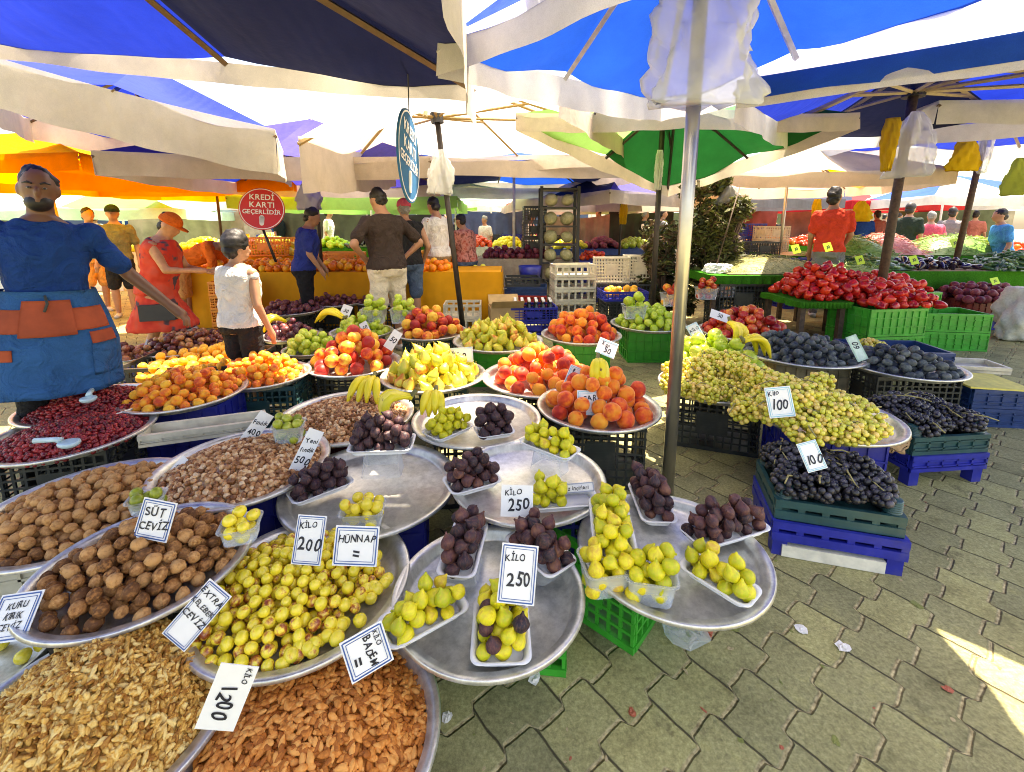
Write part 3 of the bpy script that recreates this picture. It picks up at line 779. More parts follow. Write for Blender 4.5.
def visible(P, r, views, extra=0):
    """keeps the balls that can be seen from one of several standpoints near the camera"""
    if not P: return []
    A = np.array(P); keep = []
    S = np.array([(math.cos(a)*math.cos(b), math.sin(a)*math.cos(b), math.sin(b)) for b in (-.3, .25, .8, 1.4) for a in np.arange(0, 6.28, .7)])
    for i, p in enumerate(A):
        ok = False
        for V in views:
            v = V-p; L = np.linalg.norm(v); v = v/L
            s = S[S@v > .05]
            pts = p+s*r*.98
            w = A-p; near = (np.linalg.norm(w, axis=1) < r*7); near[i] = False
            B = A[near]
            if len(B) == 0: ok = True; break
            D = B[None, :, :]-pts[:, None, :]
            t = D@v
            d2 = (D**2).sum(2)-t**2
            blocked = ((t > 0) & (d2 < (r*.93)**2)).any(1)
            if (~blocked).sum() >= 1: ok = True; break
        if ok: keep.append(i)
    return keep
VIEWS = [np.array(v) for v in ((0, 0, 1.35), (.7, 0, 1.35), (-.7, 0, 1.35), (0, .2, 1.7))]
COUNT = {}
OVER = {}
def put(kind, p, r, label, cat, group, rot, variant=None):
    V = KIND[kind]; me = V[variant if variant is not None else RN.randrange(len(V))]
    s = r*RN.uniform(.90, 1.10)
    nm = REAL.get(kind, kind)
    if COUNT.get(nm, 0) >= 300:
        OVER.setdefault(kind, []).append((Vector(p), Euler(rot), s, me, cat)); return
    COUNT[nm] = COUNT.get(nm, 0)+1
    o = link(REAL.get(kind, kind), me, None, p, rot, (s*RN.uniform(.96, 1.04), s*RN.uniform(.96, 1.04), s))
    return tag(o, label, cat, group)
def rrot(up=1.0):
    return (RN.gauss(0, up), RN.gauss(0, up), RN.random()*6.28)
def heap(kind, t, r, n, hmax, label, cat, group, seed=None, power=2, rotup=.9, off=(0, 0), Rr=None, flat=0, cull=True):
    R = (Rr or t.r)-r*.55; seed = seed or len(label)*7+int(r*1e4)
    def dom(q):
        a = q.random()*6.2832; d = R*math.sqrt(q.random())
        return d*math.cos(a)+off[0], d*math.sin(a)+off[1]
    zm = lambda x, y: 1.75*r+max(0, hmax*(1-(math.hypot(x-off[0], y-off[1])/R)**power))
    P = pile(dom, R, zm, n, r, seed)
    W = [(t.c.x+p[0], t.c.y+p[1], t.z+.004+p[2]) for p in P]
    ids = visible(W, r, VIEWS) if cull else range(len(W))
    for i in ids: put(kind, W[i], r, label, cat, group, rrot(rotup))
    return len(ids)
def nuts(kind, t, L, n, nind, prof, label, cat, group, stufflabel, stuffname, seed=5, tilt=.5, dens=.55):
    """a mound covered by nuts: the ones largest in view are objects, the rest one heap"""
    R_ = random.Random(seed); pts = []; cs = L*dens; grid = {}
    R = t.r
    k = 0
    while k < n*14 and len(pts) < n:
        k += 1
        a = R_.random()*6.2832; d = R*math.sqrt(R_.random())
        x, y = d*math.cos(a), d*math.sin(a)
        gx, gy = int(x//cs), int(y//cs); ok = True
        lay = R_.random()
        for i in (-1, 0, 1):
            for j in (-1, 0, 1):
                for q in grid.get((gx+i, gy+j), ()):
                    if (q[0]-x)**2+(q[1]-y)**2 < cs*cs: ok = False
        if not ok and k < n*9: continue
        grid.setdefault((gx, gy), []).append((x, y))
        z = prof(x, y)+L*(.12+.16*R_.random()+(.34 if not ok else 0))
        e = .01
        nx, ny = (prof(x-e, y)-prof(x+e, y))/(2*e), (prof(x, y-e)-prof(x, y+e))/(2*e)
        nrm = Vector((nx, ny, 1)).normalized()
        q = Vector((0, 0, 1)).rotation_difference(nrm).to_matrix()@Euler((math.pi/2+R_.gauss(0, tilt), R_.random()*6.28*(1 if kind in ('hazelnut', 'dried_berry', 'walnut') else .0)+R_.gauss(0, tilt), R_.random()*6.28)).to_matrix()
        pts.append((Vector((t.c.x+x, t.c.y+y, t.z+z)), q.to_euler(), L*.5*R_.uniform(.82, 1.15), ok))
    pts.sort(key=lambda p: (p[0]-CAM).length-(.12 if not p[3] else 0))
    ind, rest = pts[:nind], pts[nind:]
    V = KIND[kind]
    for p, e, s, _ in ind:
        o = link(kind, V[R_.randrange(len(V))], None, p, e, s); tag(o, label, cat, group)
    # mound with the rest of the nuts
    NR_, NA = 12, 40
    vs = [(t.c.x, t.c.y, t.z+prof(0, 0))]; fs = []
    for i in range(1, NR_+1):
        for j in range(NA):
            a = 2*math.pi*j/NA; d = R*.985*i/NR_
            vs.append((t.c.x+d*math.cos(a), t.c.y+d*math.sin(a), t.z+max(.004, prof(d*math.cos(a), d*math.sin(a)))))
    for j in range(NA): fs.append((0, 1+j, 1+(j+1) % NA))
    for i in range(NR_-1):
        for j in range(NA): fs.append((1+i*NA+j, 1+(i+1)*NA+j, 1+(i+1)*NA+(j+1) % NA, 1+i*NA+(j+1) % NA))
    mb = MB().add(vs, fs)
    for p, e, s, _ in rest:
        me = V[R_.randrange(len(V))]; T = Matrix.Translation(p)@e.to_matrix().to_4x4()@Matrix.Diagonal((s, s, s, 1))
        mb.add([T@v.co for v in me.vertices], [tuple(q.vertices) for q in me.polygons])
    sc_ = L*.5
    mb.v = [(v[0]/sc_, v[1]/sc_, v[2]/sc_) for v in mb.v]
    o = mb.build(stuffname, V[0].materials[0], None, True); o.scale = (sc_,)*3
    o['kind'] = 'stuff'; o['label'] = stufflabel; o['category'] = cat
    return o
# ------------------------------------------------------------------ the trays of the stall
CRG = None
T = {}
def TR(k, px, py, h, a, label, crates, **kw): T[k] = tray(px, py, h, a, label, crates=crates, **kw)
TR('alm', 318, 744, .17, 122, 'round metal tray heaped with almonds at the lower edge', [(CT, 'slat', .2, 'dark teal crate under the almond tray')])
TR('ker', 95, 727, .21, 130, 'round metal tray heaped with shelled walnut kernels', [(CK, 'slat', .5, 'black crate under the walnut kernel tray')])
TR('wal', 148, 568, .36, 94, 'metal tray of whole walnuts behind the walnut kernels', [(CK, 'slat', .35, 'black crate under the nearer whole walnuts', (.36, .26))])
TR('walL', 92, 512, .31, 92, 'metal tray of whole walnuts standing farther back by the red berries', [(CW, 'rib', .3, 'cream crate under the farther whole walnuts')])
TR('haz', 245, 470, .36, 80, 'metal tray of hazelnuts with a long paper strip leaning in it', [(CB, 'rib', .3, 'blue crate under the nearer hazelnuts')])
TR('haz2', 347, 420, .35, 66, 'metal tray of hazelnuts under the first banana hand', [(CD, 'rib', .2, 'dark red crate under the farther hazelnuts')])
TR('juj', 305, 590, .27, 103, 'metal tray of yellow jujubes with two price cards', [(CB, 'slat', .25, 'blue crate under the jujube tray', (.34, .3))])
TR('s8', 372, 490, .30, 85, 'bare shining tray holding dark figs and a clear bag of jujubes', [(CB, 'rib', .15, 'blue crate under the bare tray beside the jujubes', (.42, .3))])
TR('s9', 477, 423, .36, 64, 'bare shining tray with two small fig packs below the pears', [(CK, 'slat', .1, 'black crate under the bare tray below the pears')])
TR('s10', 528, 484, .36, 77, 'bare shining tray with the unbordered 250 card', [(CB, 'slat', .0, 'blue crate under the tray with the unbordered card', (.42, .3))])
TR('s11', 489, 597, .27, 95, 'shining tray carrying four foam packs of figs at the very front', [(CG, 'slat', -.12, 'green crate under the foremost fig tray', (.36, .30), 1, (.07, .16))])
TR('s12', 670, 556, .30, 92, 'shining tray carrying fig packs at the foot of the steel pole', [(CG, 'slat', -.72, 'green crate under the fig tray by the steel pole', (.36, .30), 1, (-.16, .16))])
TR('p13', 598, 410, .36, 61, 'round tray of orange peaches with the yellow fruit card', [(CK, 'slat', -.1, 'black crate under the peaches left of the steel pole', (.46, .34))])
TR('p14', 541, 380, .33, 59, 'round tray of orange peaches farther back beside the bananas', [(CK, 'slat', .0, 'black crate under the farther orange peaches')])
TR('pear', 434, 378, .33, 52, 'round tray of yellow pears with a price card', [(CT, 'slat', .05, 'teal crate under the nearer pears')])
TR('pear2', 498, 343, .33, 45, 'round tray of blushed yellow pears farther back', [(CG, 'rib', .0, 'green crate under the farther pears')])
TR('nec', 354, 366, .33, 46, 'round tray of red blushed peaches left of the pears', [(CK, 'slat', .1, 'black crate under the blushed peaches')])
TR('p18', 430, 334, .33, 37, 'round tray of red peaches behind the pears', [(CT, 'slat', .0, 'teal crate under the red peaches behind the pears')])
TR('p19', 581, 337, .33, 40, 'round tray of red peaches in front of the cream crates', [(CG, 'rib', .0, 'green crate under the red peaches by the cream crates')])
TR('app', 648, 326, .33, 37, 'round tray of green apples left of the steel pole', [(CG, 'rib', .0, 'green crate under the green apples')])
TR('app2', 311, 352, .33, 27, 'small round tray of green apples with a banana hand', [(CK, 'slat', .1, 'black crate under the small apple tray')])
TR('app3', 362, 334, .33, 31, 'round tray of pale green apples behind the blushed peaches', [(CT, 'slat', .1, 'teal crate under the pale green apples')])
TR('plum', 291, 338, .33, 27, 'round tray of dark plums left of the pale green apples', [(CK, 'slat', .1, 'black crate under the dark plums')])
TR('apr', 186, 396, .36, 55, 'round tray of apricots nearest the red berries', [(CB, 'rib', .1, 'blue crate under the nearer apricots', (.5, .32))])
TR('apr2', 264, 378, .34, 44, 'round tray of apricots farther back with cut yellow fruit', [(CT, 'slat', .12, 'teal crate under the farther apricots', (.5, .34))])
TR('red', 75, 437, .34, 67, 'round tray of dried red berries with a pale scoop', [(CK, 'slat', .25, 'black crate under the nearer red berries')])
TR('red2', 92, 408, .36, 56, 'round tray of dried red berries touching the apron', [(CK, 'slat', .25, 'black crate under the farther red berries')])
TR('date', 190, 347, .33, 47, 'round tray of brown red plums behind the apricots', [(CK, 'slat', .1, 'black crate under the brown red plums')])
TR('date2', 128, 360, .33, 22, 'small round tray of brown red plums beside the apron', [(CB, 'rib', .2, 'blue crate under the small plum tray')])
TR('pl32', 797, 354, .36, 58, 'round tray of bloomed blue plums right of the bananas', [(mat('grey old wood', (.27, .22, .13), .8, 0, .25, 18, .2), 'rib', .0, 'wooden box under the plums right of the bananas', (.56, .4))])
TR('pl33', 900, 368, .34, 51, 'round tray of bloomed blue plums in front of the green crates', [(CK, 'slat', -.05, 'black crate under the plums by the green crates', (.56, .36))])
TR('gr34', 712, 388, .34, 52, 'round tray of yellow grapes behind the steel pole', [(CK, 'slat', -.35, 'black crate under the grapes behind the steel pole', (.52, .34))])
TR('gr35', 822, 419, .335, 67, 'round tray of yellow grapes with the 100 card', [(CB, 'rib', -.3, 'blue crate under the yellow grapes with the card', (.46, .36))])
TR('nec36', 744, 334, .36, 44, 'round tray of red nectarines in front of the dark bush', [(CK, 'slat', .0, 'black crate under the nectarines')])
TR('nr', 405, 292, .42, 29, 'metal tray of red and white netted peaches', [(CG, 'slat', .0, 'green crate under the netted peaches', (.5, .4), 2)])
TR('qu', 464, 288, .42, 46, 'metal tray of yellow quinces behind the black pole', [(CB, 'slat', .0, 'blue crate under the quinces', (.6, .4))])
TR('dk1', 292, 312, .33, 30, 'round tray of dark plums behind the apple tray', [(CK, 'slat', .0, 'black crate under the rear dark plums')])
TR('dk2', 380, 302, .33, 28, 'round tray of dark plums below the dark shirted man', [(CK, 'slat', .0, 'black crate under the plums below the dark shirted man')])

TR('dk3', 336, 304, .33, 27, 'round tray of dark plums between the two rear plum trays', [(CK, 'slat', .0, 'black crate under the middle rear plums')])
TR('dk4', 252, 326, .33, 28, 'round tray of dark plums at the boy\'s right hand', [(CK, 'slat', .0, 'black crate under the plums beside the boy')])
# nuts in mounds
def dome(R, h, p=2): return lambda x, y: h*max(0, 1-(math.hypot(x, y)/R)**p)
t = T['alm']
nuts('almond', t, .0245, 1700, 300, lambda x, y, R=t.r: .075*max(0, 1-(math.hypot(x+.03, y-.0)/R)**2.4), 'brown almond in the almond heap at the lower edge', 'almond', 'almonds on the front tray', 'deeper layer of brown almonds in the heap', 'almond_heap', 3, tilt=.22, dens=.62)
t = T['ker']
nuts('walnut_kernel', t, .0215, 3000, 300, dome(t.r*1.02, .17, 1.8), 'golden shelled walnut half in the kernel heap', 'walnut kernel', 'shelled walnuts on the front tray', 'heap of golden shelled walnut pieces', 'walnut_kernel_heap', 4, tilt=.8, dens=.5)
t = T['haz']
nuts('hazelnut', t, .0215, 1500, 150, dome(t.r, .075, 2), 'small tan hazelnut on the tray with the long paper strip', 'hazelnut', 'hazelnuts on the nearer tray', 'heap of small tan hazelnuts on the nearer tray', 'hazelnut_heap', 6, tilt=1.2, dens=.86)
t = T['haz2']
nuts('hazelnut', t, .0215, 1500, 150, dome(t.r, .07, 2), 'small brown hazelnut on the tray under the banana hand', 'hazelnut', 'hazelnuts on the farther tray', 'heap of small brown hazelnuts on the farther tray', 'hazelnut_heap', 7, tilt=1.2, dens=.86)
t = T['red']
nuts('dried_berry', t, .024, 1100, 150, dome(t.r, .06, 2), 'glossy dried red berry on the tray with the pale scoop', 'dried berry', 'dried red berries on the nearer tray', 'heap of glossy dried red berries on the nearer tray', 'dried_berry_heap', 8, tilt=1.2, dens=.66)
t = T['red2']
nuts('dried_berry', t, .024, 1000, 150, dome(t.r, .09, 1.6), 'glossy dried red berry on the tray touching the apron', 'dried berry', 'dried red berries on the farther tray', 'heap of glossy dried red berries on the farther tray', 'dried_berry_heap', 9, tilt=1.2, dens=.66)

# fruit heaps
heap('walnut', T['wal'], .0188, 540, .09, 'whole brown walnut on the tray behind the kernels', 'walnut', 'whole walnuts on the nearer tray', rotup=1.5)
heap('walnut', T['walL'], .0195, 480, .08, 'whole brown walnut on the farther tray by the red berries', 'walnut', 'whole walnuts on the farther tray', rotup=1.5)
heap('jujube', T['juj'], .0162, 600, .085, 'yellow jujube with brown patches in the heap by the 200 card', 'jujube', 'jujubes on the metal tray', rotup=1.5, off=(-.03, -.01), Rr=.26)
for i in range(24):
    a = RN.uniform(-1.3, 1.0); d = RN.uniform(.17, .25); t = T['juj']
    put('jujube', (t.c.x+d*math.cos(a), t.c.y+d*math.sin(a), t.z+.024), .018, 'brown spotted jujube rolled loose on the right side of its tray', 'jujube', 'loose jujubes beside the heap', rrot(1.5))
heap('peach', T['p13'], .043, 110, .17, 'ripe orange peach on the tray left of the steel pole', 'peach', 'peaches on the tray with the yellow fruit card')
heap('peach', T['p14'], .045, 100, .16, 'ripe orange peach on the tray left of the upright bananas', 'peach', 'peaches on the tray left of the upright bananas')
heap('pear', T['pear'], .037, 95, .16, 'yellow pear standing on the tray with the price card', 'pear', 'pears on the nearer tray', rotup=.45)
heap('pear', T['pear2'], .040, 85, .17, 'yellow pear with red blush on the farther pear tray', 'pear', 'pears on the farther tray', rotup=.45)
heap('blushed_peach', T['nec'], .047, 85, .20, 'red and yellow blushed peach left of the pears', 'peach', 'blushed peaches left of the pears')
heap('blushed_peach', T['p18'], .048, 70, .19, 'red peach on the tray behind the nearer pears', 'peach', 'red peaches behind the pears')
heap('peach', T['p19'], .048, 85, .21, 'orange red peach in front of the cream crates', 'peach', 'peaches in front of the cream crates')
heap('apple', T['app'], .042, 90, .16, 'green apple on the tray just left of the steel pole', 'apple', 'green apples left of the steel pole')
heap('apple', T['app2'], .036, 50, .13, 'green apple on the small tray right of the apricots', 'apple', 'green apples on the small tray')
heap('apple', T['app3'], .038, 60, .13, 'pale green apple behind the blushed peaches', 'apple', 'pale green apples behind the blushed peaches')
heap('plum', T['pl32'], .033, 260, .12, 'bloomed blue plum on the tray right of the bananas', 'plum', 'blue plums right of the bananas', rotup=1.5)
heap('plum', T['pl33'], .032, 230, .11, 'bloomed blue plum on the tray before the green crates', 'plum', 'blue plums before the green crates', rotup=1.5)
heap('dark_plum', T['plum'], .036, 50, .13, 'dark purple plum on the tray left of the pale green apples', 'plum', 'dark plums left of the pale green apples')
heap('dark_plum', T['dk1'], .038, 60, .16, 'dark purple plum on the tray behind the small apple tray', 'plum', 'dark plums behind the small apple tray')
heap('dark_plum', T['dk2'], .038, 60, .16, 'dark purple plum below the dark shirted man', 'plum', 'dark plums below the dark shirted man')
heap('dark_plum', T['dk3'], .038, 60, .16, 'dark purple plum on the middle rear tray', 'plum', 'dark plums on the middle rear tray')
heap('dark_plum', T['dk4'], .036, 60, .14, 'dark purple plum on the tray beside the boy', 'plum', 'dark plums beside the boy')
heap('apricot', T['apr'], .027, 230, .12, 'orange apricot on the tray nearest the red berries', 'apricot', 'apricots on the nearer tray')
heap('apricot', T['apr2'], .027, 170, .12, 'orange apricot on the farther apricot tray', 'apricot', 'apricots on the farther tray', off=(-.03, .03))
heap('date_plum', T['date'], .029, 150, .10, 'brown red plum on the tray behind the apricots', 'plum', 'brown red plums behind the apricots')
heap('date_plum', T['date2'], .031, 50, .08, 'brown red plum on the small tray beside the apron', 'plum', 'brown red plums on the small tray')
heap('nectarine', T['nec36'], .044, 110, .19, 'deep red nectarine before the dark bush', 'nectarine', 'nectarines before the bush')
heap('netted_peach', T['nr'], .052, 26, .13, 'red peach in white foam net behind the red peaches', 'peach', 'netted peaches')
heap('lemon', T['qu'], .048, 60, .10, 'yellow quince behind the black pole', 'quince', 'quinces behind the black pole')
TR('edge', -22, 668, .17, 62, 'dull metal tray cut off by the left edge', [(CK, 'slat', .3, 'black crate under the tray at the left edge')])
heap('lemon' if False else 'jujube', T['edge'], .018, 10, .02, 'pale yellow fruit on the tray cut off by the left edge', 'fruit', 'fruit on the tray at the left edge', off=(-.0, .0), Rr=.15)
# extra apricots heaped between the two trays, a box behind them
crate('low black crate of apricots between the two apricot trays', (-2.33, 3.25, .02), (.85, .55, .36), .1, CK, 'slat')
tt = Tray(); tt.c = Vector((-2.3, 3.25, .38)); tt.z = .30; tt.r = .42; tt.R = .42
heap('apricot', tt, .032, 150, .13, 'orange apricot in the low crate between the apricot trays', 'apricot', 'apricots in the low crate')

# ------------------------------------------------------------------ foam packs with figs, clear punnets
FOAM = mat('white foam tray', (.80, .80, .78), .5, 0, .03, 40, .05); CLR = clear('clear punnet plastic', (.95, .97, .97), .14)
def rrect(hx, hy, r, n=5):
    out = []
    for sx, sy, a0 in ((1, 1, 0), (-1, 1, 1), (-1, -1, 2), (1, -1, 3)):
        for i in range(n+1):
            a = (a0+i/n)*math.pi/2
            out.append((sx*(hx-r)+r*math.cos(a), sy*(hy-r)+r*math.sin(a)))
    return out
def dish(L, W, H, wall, lip, m, name, flare=.012, rr=.025):
    rings = []
    for dx, z in ((-.5, 0), (-flare-.002, .0), (-.004, H-.003), (lip, H), (lip, H-.003), (-.001, H-.006), (-flare+wall-.002, -wall)):
        if dx == -.5: continue
        rings.append([(x, y, z) for x, y in rrect(L/2+dx, W/2+dx, rr)])
    n = len(rings[0]); vs = [v for r in rings for v in r]; fs = []
    for i in range(len(rings)-1):
        for k in range(n):
            k2 = (k+1) % n
            fs.append((i*n+k, i*n+k2, (i+1)*n+k2, (i+1)*n+k))
    fs.append(tuple(range(n))); fs.append(tuple((len(rings)-1)*n+k for k in range(n-1, -1, -1)))
    return MB().add(vs, fs).mesh(name, m, True)
def foam(p0, p1, z, W, kinds, n, label, fl, r=.0213, hmax=.055, tilt=0, roll=0, onp=None, seed=1, fill=1.0):
    a, b = atz(*p0, z), atz(*p1, z); c = (a+b)/2; L = (b-a).length; yaw = math.atan2(b.y-a.y, b.x-a.x)
    M = Matrix.Translation(c)@Matrix.Rotation(yaw, 4, 'Z')@Matrix.Rotation(tilt, 4, 'Y')@Matrix.Rotation(roll, 4, 'X')
    o = link('foam_tray', dish(L, W, .022, .003, .006, FOAM, 'foam tray'), None); o.matrix_world = M
    tag(o, label, 'tray', 'white foam fruit trays')
    hx, hy = L/2-.019, W/2-.019
    def dom(q): return q.uniform(-hx, hx*(2*fill-1)), q.uniform(-hy, hy)
    zm = lambda x, y: 2.4*r+1.35*hmax*max(0, 1-max(abs(x)/(hx+.02), abs(y)/(hy+.02))**3)
    P = pile(dom, 1, zm, int(n*2), r, seed, tries=40)
    for k, p in enumerate(P):
        kd, lb = (kinds, fl) if isinstance(kinds, str) else (kinds[k % len(kinds)], fl[k % len(fl)])
        q = M@Vector((p[0], p[1], p[2]+.004))
        e = (M.to_3x3()@Euler((RN.gauss(-.5, .55), RN.gauss(0, .5), RN.random()*6.28)).to_matrix()).to_euler()
        put(kd, q, r, lb, 'fig', 'figs: '+lb, e)
    if onp:
        wd, dp, hh, dz = onp
        cb = c+Vector((0, -.01, 0))
        punnet_box('clear punnet turned over under the '+label.split(' of ')[-1], (cb.x, cb.y, z-hh-.003), wd, dp, hh, yaw)
def punnet_box(label, c, wd, dp, hh, yaw):
    mb = MB(); rings = []
    for s, z in ((1, 0), (.97, .004), (.88, hh*.6), (.82, hh), (0.05, hh)):
        rings.append([(x, y, z) for x, y in rrect(wd/2*s, dp/2*s, .018*s)])
    n = len(rings[0])
    mb.add([v for r in rings for v in r], [(i*n+k, i*n+(k+1) % n, (i+1)*n+(k+1) % n, (i+1)*n+k) for i in range(len(rings)-1) for k in range(n)])
    o = mb.build('plastic_punnet', CLR, None, True); o.location = c; o.rotation_euler = (0, 0, yaw)
    tag(o, label, 'punnet', 'clear plastic punnets')
def punnet(px, py, z, wd, dp, hh, yaw, kind, r, n, label, fl, cat, over=.03, tilt=0, seed=3):
    c = atz(px, py, z+hh*.6); c.z = z
    M = Matrix.Translation(c)@Matrix.Rotation(yaw, 4, 'Z')@Matrix.Rotation(tilt, 4, 'X')
    o = link('plastic_punnet', dish(wd, dp, hh, .0015, .006, CLR, 'punnet', hh*.12, .02), None); o.matrix_world = M
    tag(o, label, 'punnet', 'clear plastic punnets')
    hx, hy = wd/2-r*.85, dp/2-r*.85
    dom = lambda q: (q.uniform(-hx, hx), q.uniform(-hy, hy))
    for p in pile(dom, 1, lambda x, y: hh+over, n, r, seed, tries=30):
        put(kind, M@Vector(p), r, fl, cat, 'fruit: '+fl, rrot(1.0))
PF, GF = 'purple_fig', 'green_fig'
foam((385, 641), (460, 601), .315, .105, GF, 17, 'tilted foam tray of green figs over the almond card', 'yellow green fig in the pack over the almond card', hmax=.035, seed=2)
foam((472, 527), (455, 582), .345, .105, PF, 20, 'raised foam tray of purple figs left of the bordered 250 card', 'purple fig in the raised pack left of the bordered 250 card', hmax=.05, onp=(.13, .10, .05, 0), seed=3)
foam((519, 536), (563, 575), .335, .115, PF, 18, 'foam tray of purple figs half hidden by the bordered 250 card', 'purple fig in the pack behind the bordered 250 card', hmax=.05, onp=(.12, .09, .04, 0), seed=4)
foam((501, 604), (501, 670), .285, .14, [GF, GF, GF, PF, GF], 19, 'foam tray of mixed green and purple figs at the front rim', ['yellow fig in the mixed pack at the front rim', 'yellow fig in the mixed pack at the front rim', 'yellow fig in the mixed pack at the front rim', 'dark fig at the side of the mixed pack', 'yellow fig in the mixed pack at the front rim'], hmax=.055, seed=5)
foam((607, 504), (617, 566), .38, .12, GF, 26, 'raised foam tray of green figs on the left of the pole tray', 'green fig in the raised pack on the left of the pole tray', hmax=.05, seed=6)
foam((643, 488), (660, 527), .33, .115, PF, 24, 'foam tray of purple figs touching the steel pole', 'purple fig in the pack touching the steel pole', hmax=.07, seed=7)
foam((690, 543), (757, 524), .325, .11, PF, 20, 'foam tray of purple figs at the right rim of the pole tray', 'purple fig in the pack at the right rim', hmax=.055, seed=8)
foam((687, 564), (754, 605), .335, .095, GF, 18, 'foam tray of green figs jutting over the right rim', 'yellow green fig in the pack jutting over the right rim', hmax=.035, seed=9)
punnet(605, 570, .305, .135, .12, .08, .15, GF, .0225, 50, 'clear punnet of green figs at the left of the pole tray', 'green fig in the left clear punnet on the pole tray', 'fig', .05)
punnet(650, 578, .305, .135, .12, .08, -.2, GF, .0225, 50, 'clear punnet of green figs in the middle of the pole tray', 'green fig in the middle clear punnet on the pole tray', 'fig', .055)
foam((448, 491), (495, 478), .385, .12, PF, 18, 'foam tray of purple figs on the left of the unbordered card', 'purple fig in the pack left of the unbordered card', hmax=.06, seed=10)
foam((527, 441), (574, 459), .455, .105, GF, 18, 'raised foam tray of green figs on a clear punnet', 'green fig in the pack raised on a clear punnet', hmax=.035, onp=(.14, .10, .075, 0), seed=11)
foam((529, 505), (595, 500), .375, .11, GF, 7, 'half empty foam tray of green figs beside the unbordered card', 'green fig in the half empty pack', hmax=.05, seed=12, fill=.5)
foam((291, 503), (349, 481), .34, .10, PF, 16, 'foam tray of purple figs left on the tray by the hazelnuts', 'purple fig in the pack by the hazelnuts', hmax=.055, seed=13)
foam((352, 448), (413, 446), .45, .14, PF, 28, 'raised foam tray of purple figs below the bananas', 'purple fig in the raised pack below the bananas', hmax=.065, onp=(.16, .11, .10, 0), seed=14)
punnet(363, 513, .31, .14, .10, .06, .1, 'jujube', .02, 40, 'clear bag like punnet of jujubes behind the jujube card', 'yellow jujube in the punnet behind the jujube card', 'jujube', .04)
punnet(241, 528, .42, .10, .09, .05, .3, 'jujube', .0195, 34, 'clear punnet of jujubes beside the whole walnuts', 'yellow green jujube in the punnet beside the whole walnuts', 'jujube', .035)
foam((430, 440), (465, 425), .385, .13, GF, 16, 'small foam tray of green figs under the upright banana hand', 'green fig in the small pack under the bananas', hmax=.05, seed=15)
foam((477, 436), (511, 431), .385, .12, PF, 13, 'small foam tray of purple figs on the bare tray below the pears', 'purple fig in the small pack below the pears', r=.025, hmax=.06, seed=16)
KIND['greengage'] = variants(lambda r: ball(r, 12, 8, .03), [fruit('greengage skin', [(.3, (.22, .26, .02)), (.6, (.38, .42, .04)), (.8, (.5, .5, .08))], .3, .45, 1.2, 2, .03, 20, .5)], 2)
punnet(289, 430, .43, .12, .10, .075, .2, 'greengage', .0205, 70, 'clear punnet of green plums between the two hazelnut trays', 'small green plum in the punnet between the hazelnuts', 'plum', .04)
punnet(147, 501, .42, .095, .075, .045, .35, 'greengage', .0185, 44, 'clear punnet of green plums among the whole walnuts', 'small green plum in the punnet among the walnuts', 'plum', .02)
# tall packs of apples and peaches farther back
for (px, py, kind, r, n, lab, fl, cat) in [
    (374, 314, 'apple', .036, 26, 'clear punnet of pale green apples below the dark shirted man', 'pale green apple in the left tall punnet', 'apple'),
    (403, 314, 'apple', .036, 26, 'clear punnet of yellow green apples beside the red peaches', 'yellow green apple in the right tall punnet', 'apple'),
    (478, 276, 'lemon', .04, 22, 'clear punnet of yellow quinces at the end of the quince tray', 'yellow quince in the clear punnet', 'quince'),
    (634, 310, 'apple', .046, 10, 'clear punnet of green apples on the apple tray', 'green apple in the punnet on the apple tray', 'apple'),
    (672, 298, 'blushed_peach', .045, 20, 'clear punnet of peaches behind the steel pole', 'red yellow peach in the punnet behind the steel pole', 'peach'),
    (706, 292, 'nectarine', .04, 20, 'clear punnet of nectarines right of the steel pole', 'red nectarine in the punnet right of the steel pole', 'nectarine'),
    (724, 290, 'nectarine', .04, 20, 'clear punnet of nectarines at the foot of the bush', 'red nectarine in the punnet at the foot of the bush', 'nectarine')]:
    punnet(px, py, .5 if py < 300 else .44, .22, .17, .13, 0, kind, r, n, lab, fl, cat, .12)

# ------------------------------------------------------------------ bananas
M_BAN = fruit('banana peel', [(.25, (.72, .62, .03)), (.55, (.84, .66, .03)), (.75, (.86, .70, .10))], .4, .4, 3, 2, .03, 20, .3, spots=((.16, .09, .02), 22, .70))
M_BST = mat('banana stem', (.16, .15, .04), .6)
def bananas(cpx, tpx, z0, z1, n, label, spread=.5, bend=.05, r=.021):
    c, t_ = atz(*cpx, z0), atz(*tpx, z1); d = t_-c; L = d.length
    e = empty('banana_bunch', c, 0, label, 'bananas', 'hands of bananas laid on the trays')
    ax = d.normalized(); side = ax.cross(Vector((0, 0, 1))).normalized(); up = side.cross(ax).normalized()
    for i in range(n):
        f = (i-(n-1)/2)/max(1, n-1)
        pts = []
        for k in range(8):
            s = k/7
            pts.append(ax*L*(.06+.94*s)*(1-.05*abs(f))+side*(f*spread*L*(.18+.5*s**.8))+up*(bend*math.sin(math.pi*s)*1.5+.012*(i % 2)))
        MB().tube(pts, [r*.5, r*.55, r*.95, r*1.05, r*1.08, r*1.0, r*.72, r*.28], 7).build('banana', M_BAN, e, True)
    MB().tube([-ax*.03+up*.012, ax*.02+up*.004, ax*L*.10], [r*.5, r*.7, r*.9], 7).build('stem', M_BST, e, True)
bananas((374, 377), (362, 405), .50, .42, 4, 'hand of bananas on the far hazelnut tray', 1.0, .03)
bananas((413, 396), (384, 421), .54, .44, 4, 'hand of bananas lying between the hazelnuts and the dark figs', .5)
bananas((436, 392), (432, 417), .52, .45, 4, 'hand of bananas at the rim of the bare tray below the pears', .9, .03)
bananas((598, 359), (599, 389), .62, .50, 5, 'upright hand of bananas among the orange peaches', .6)
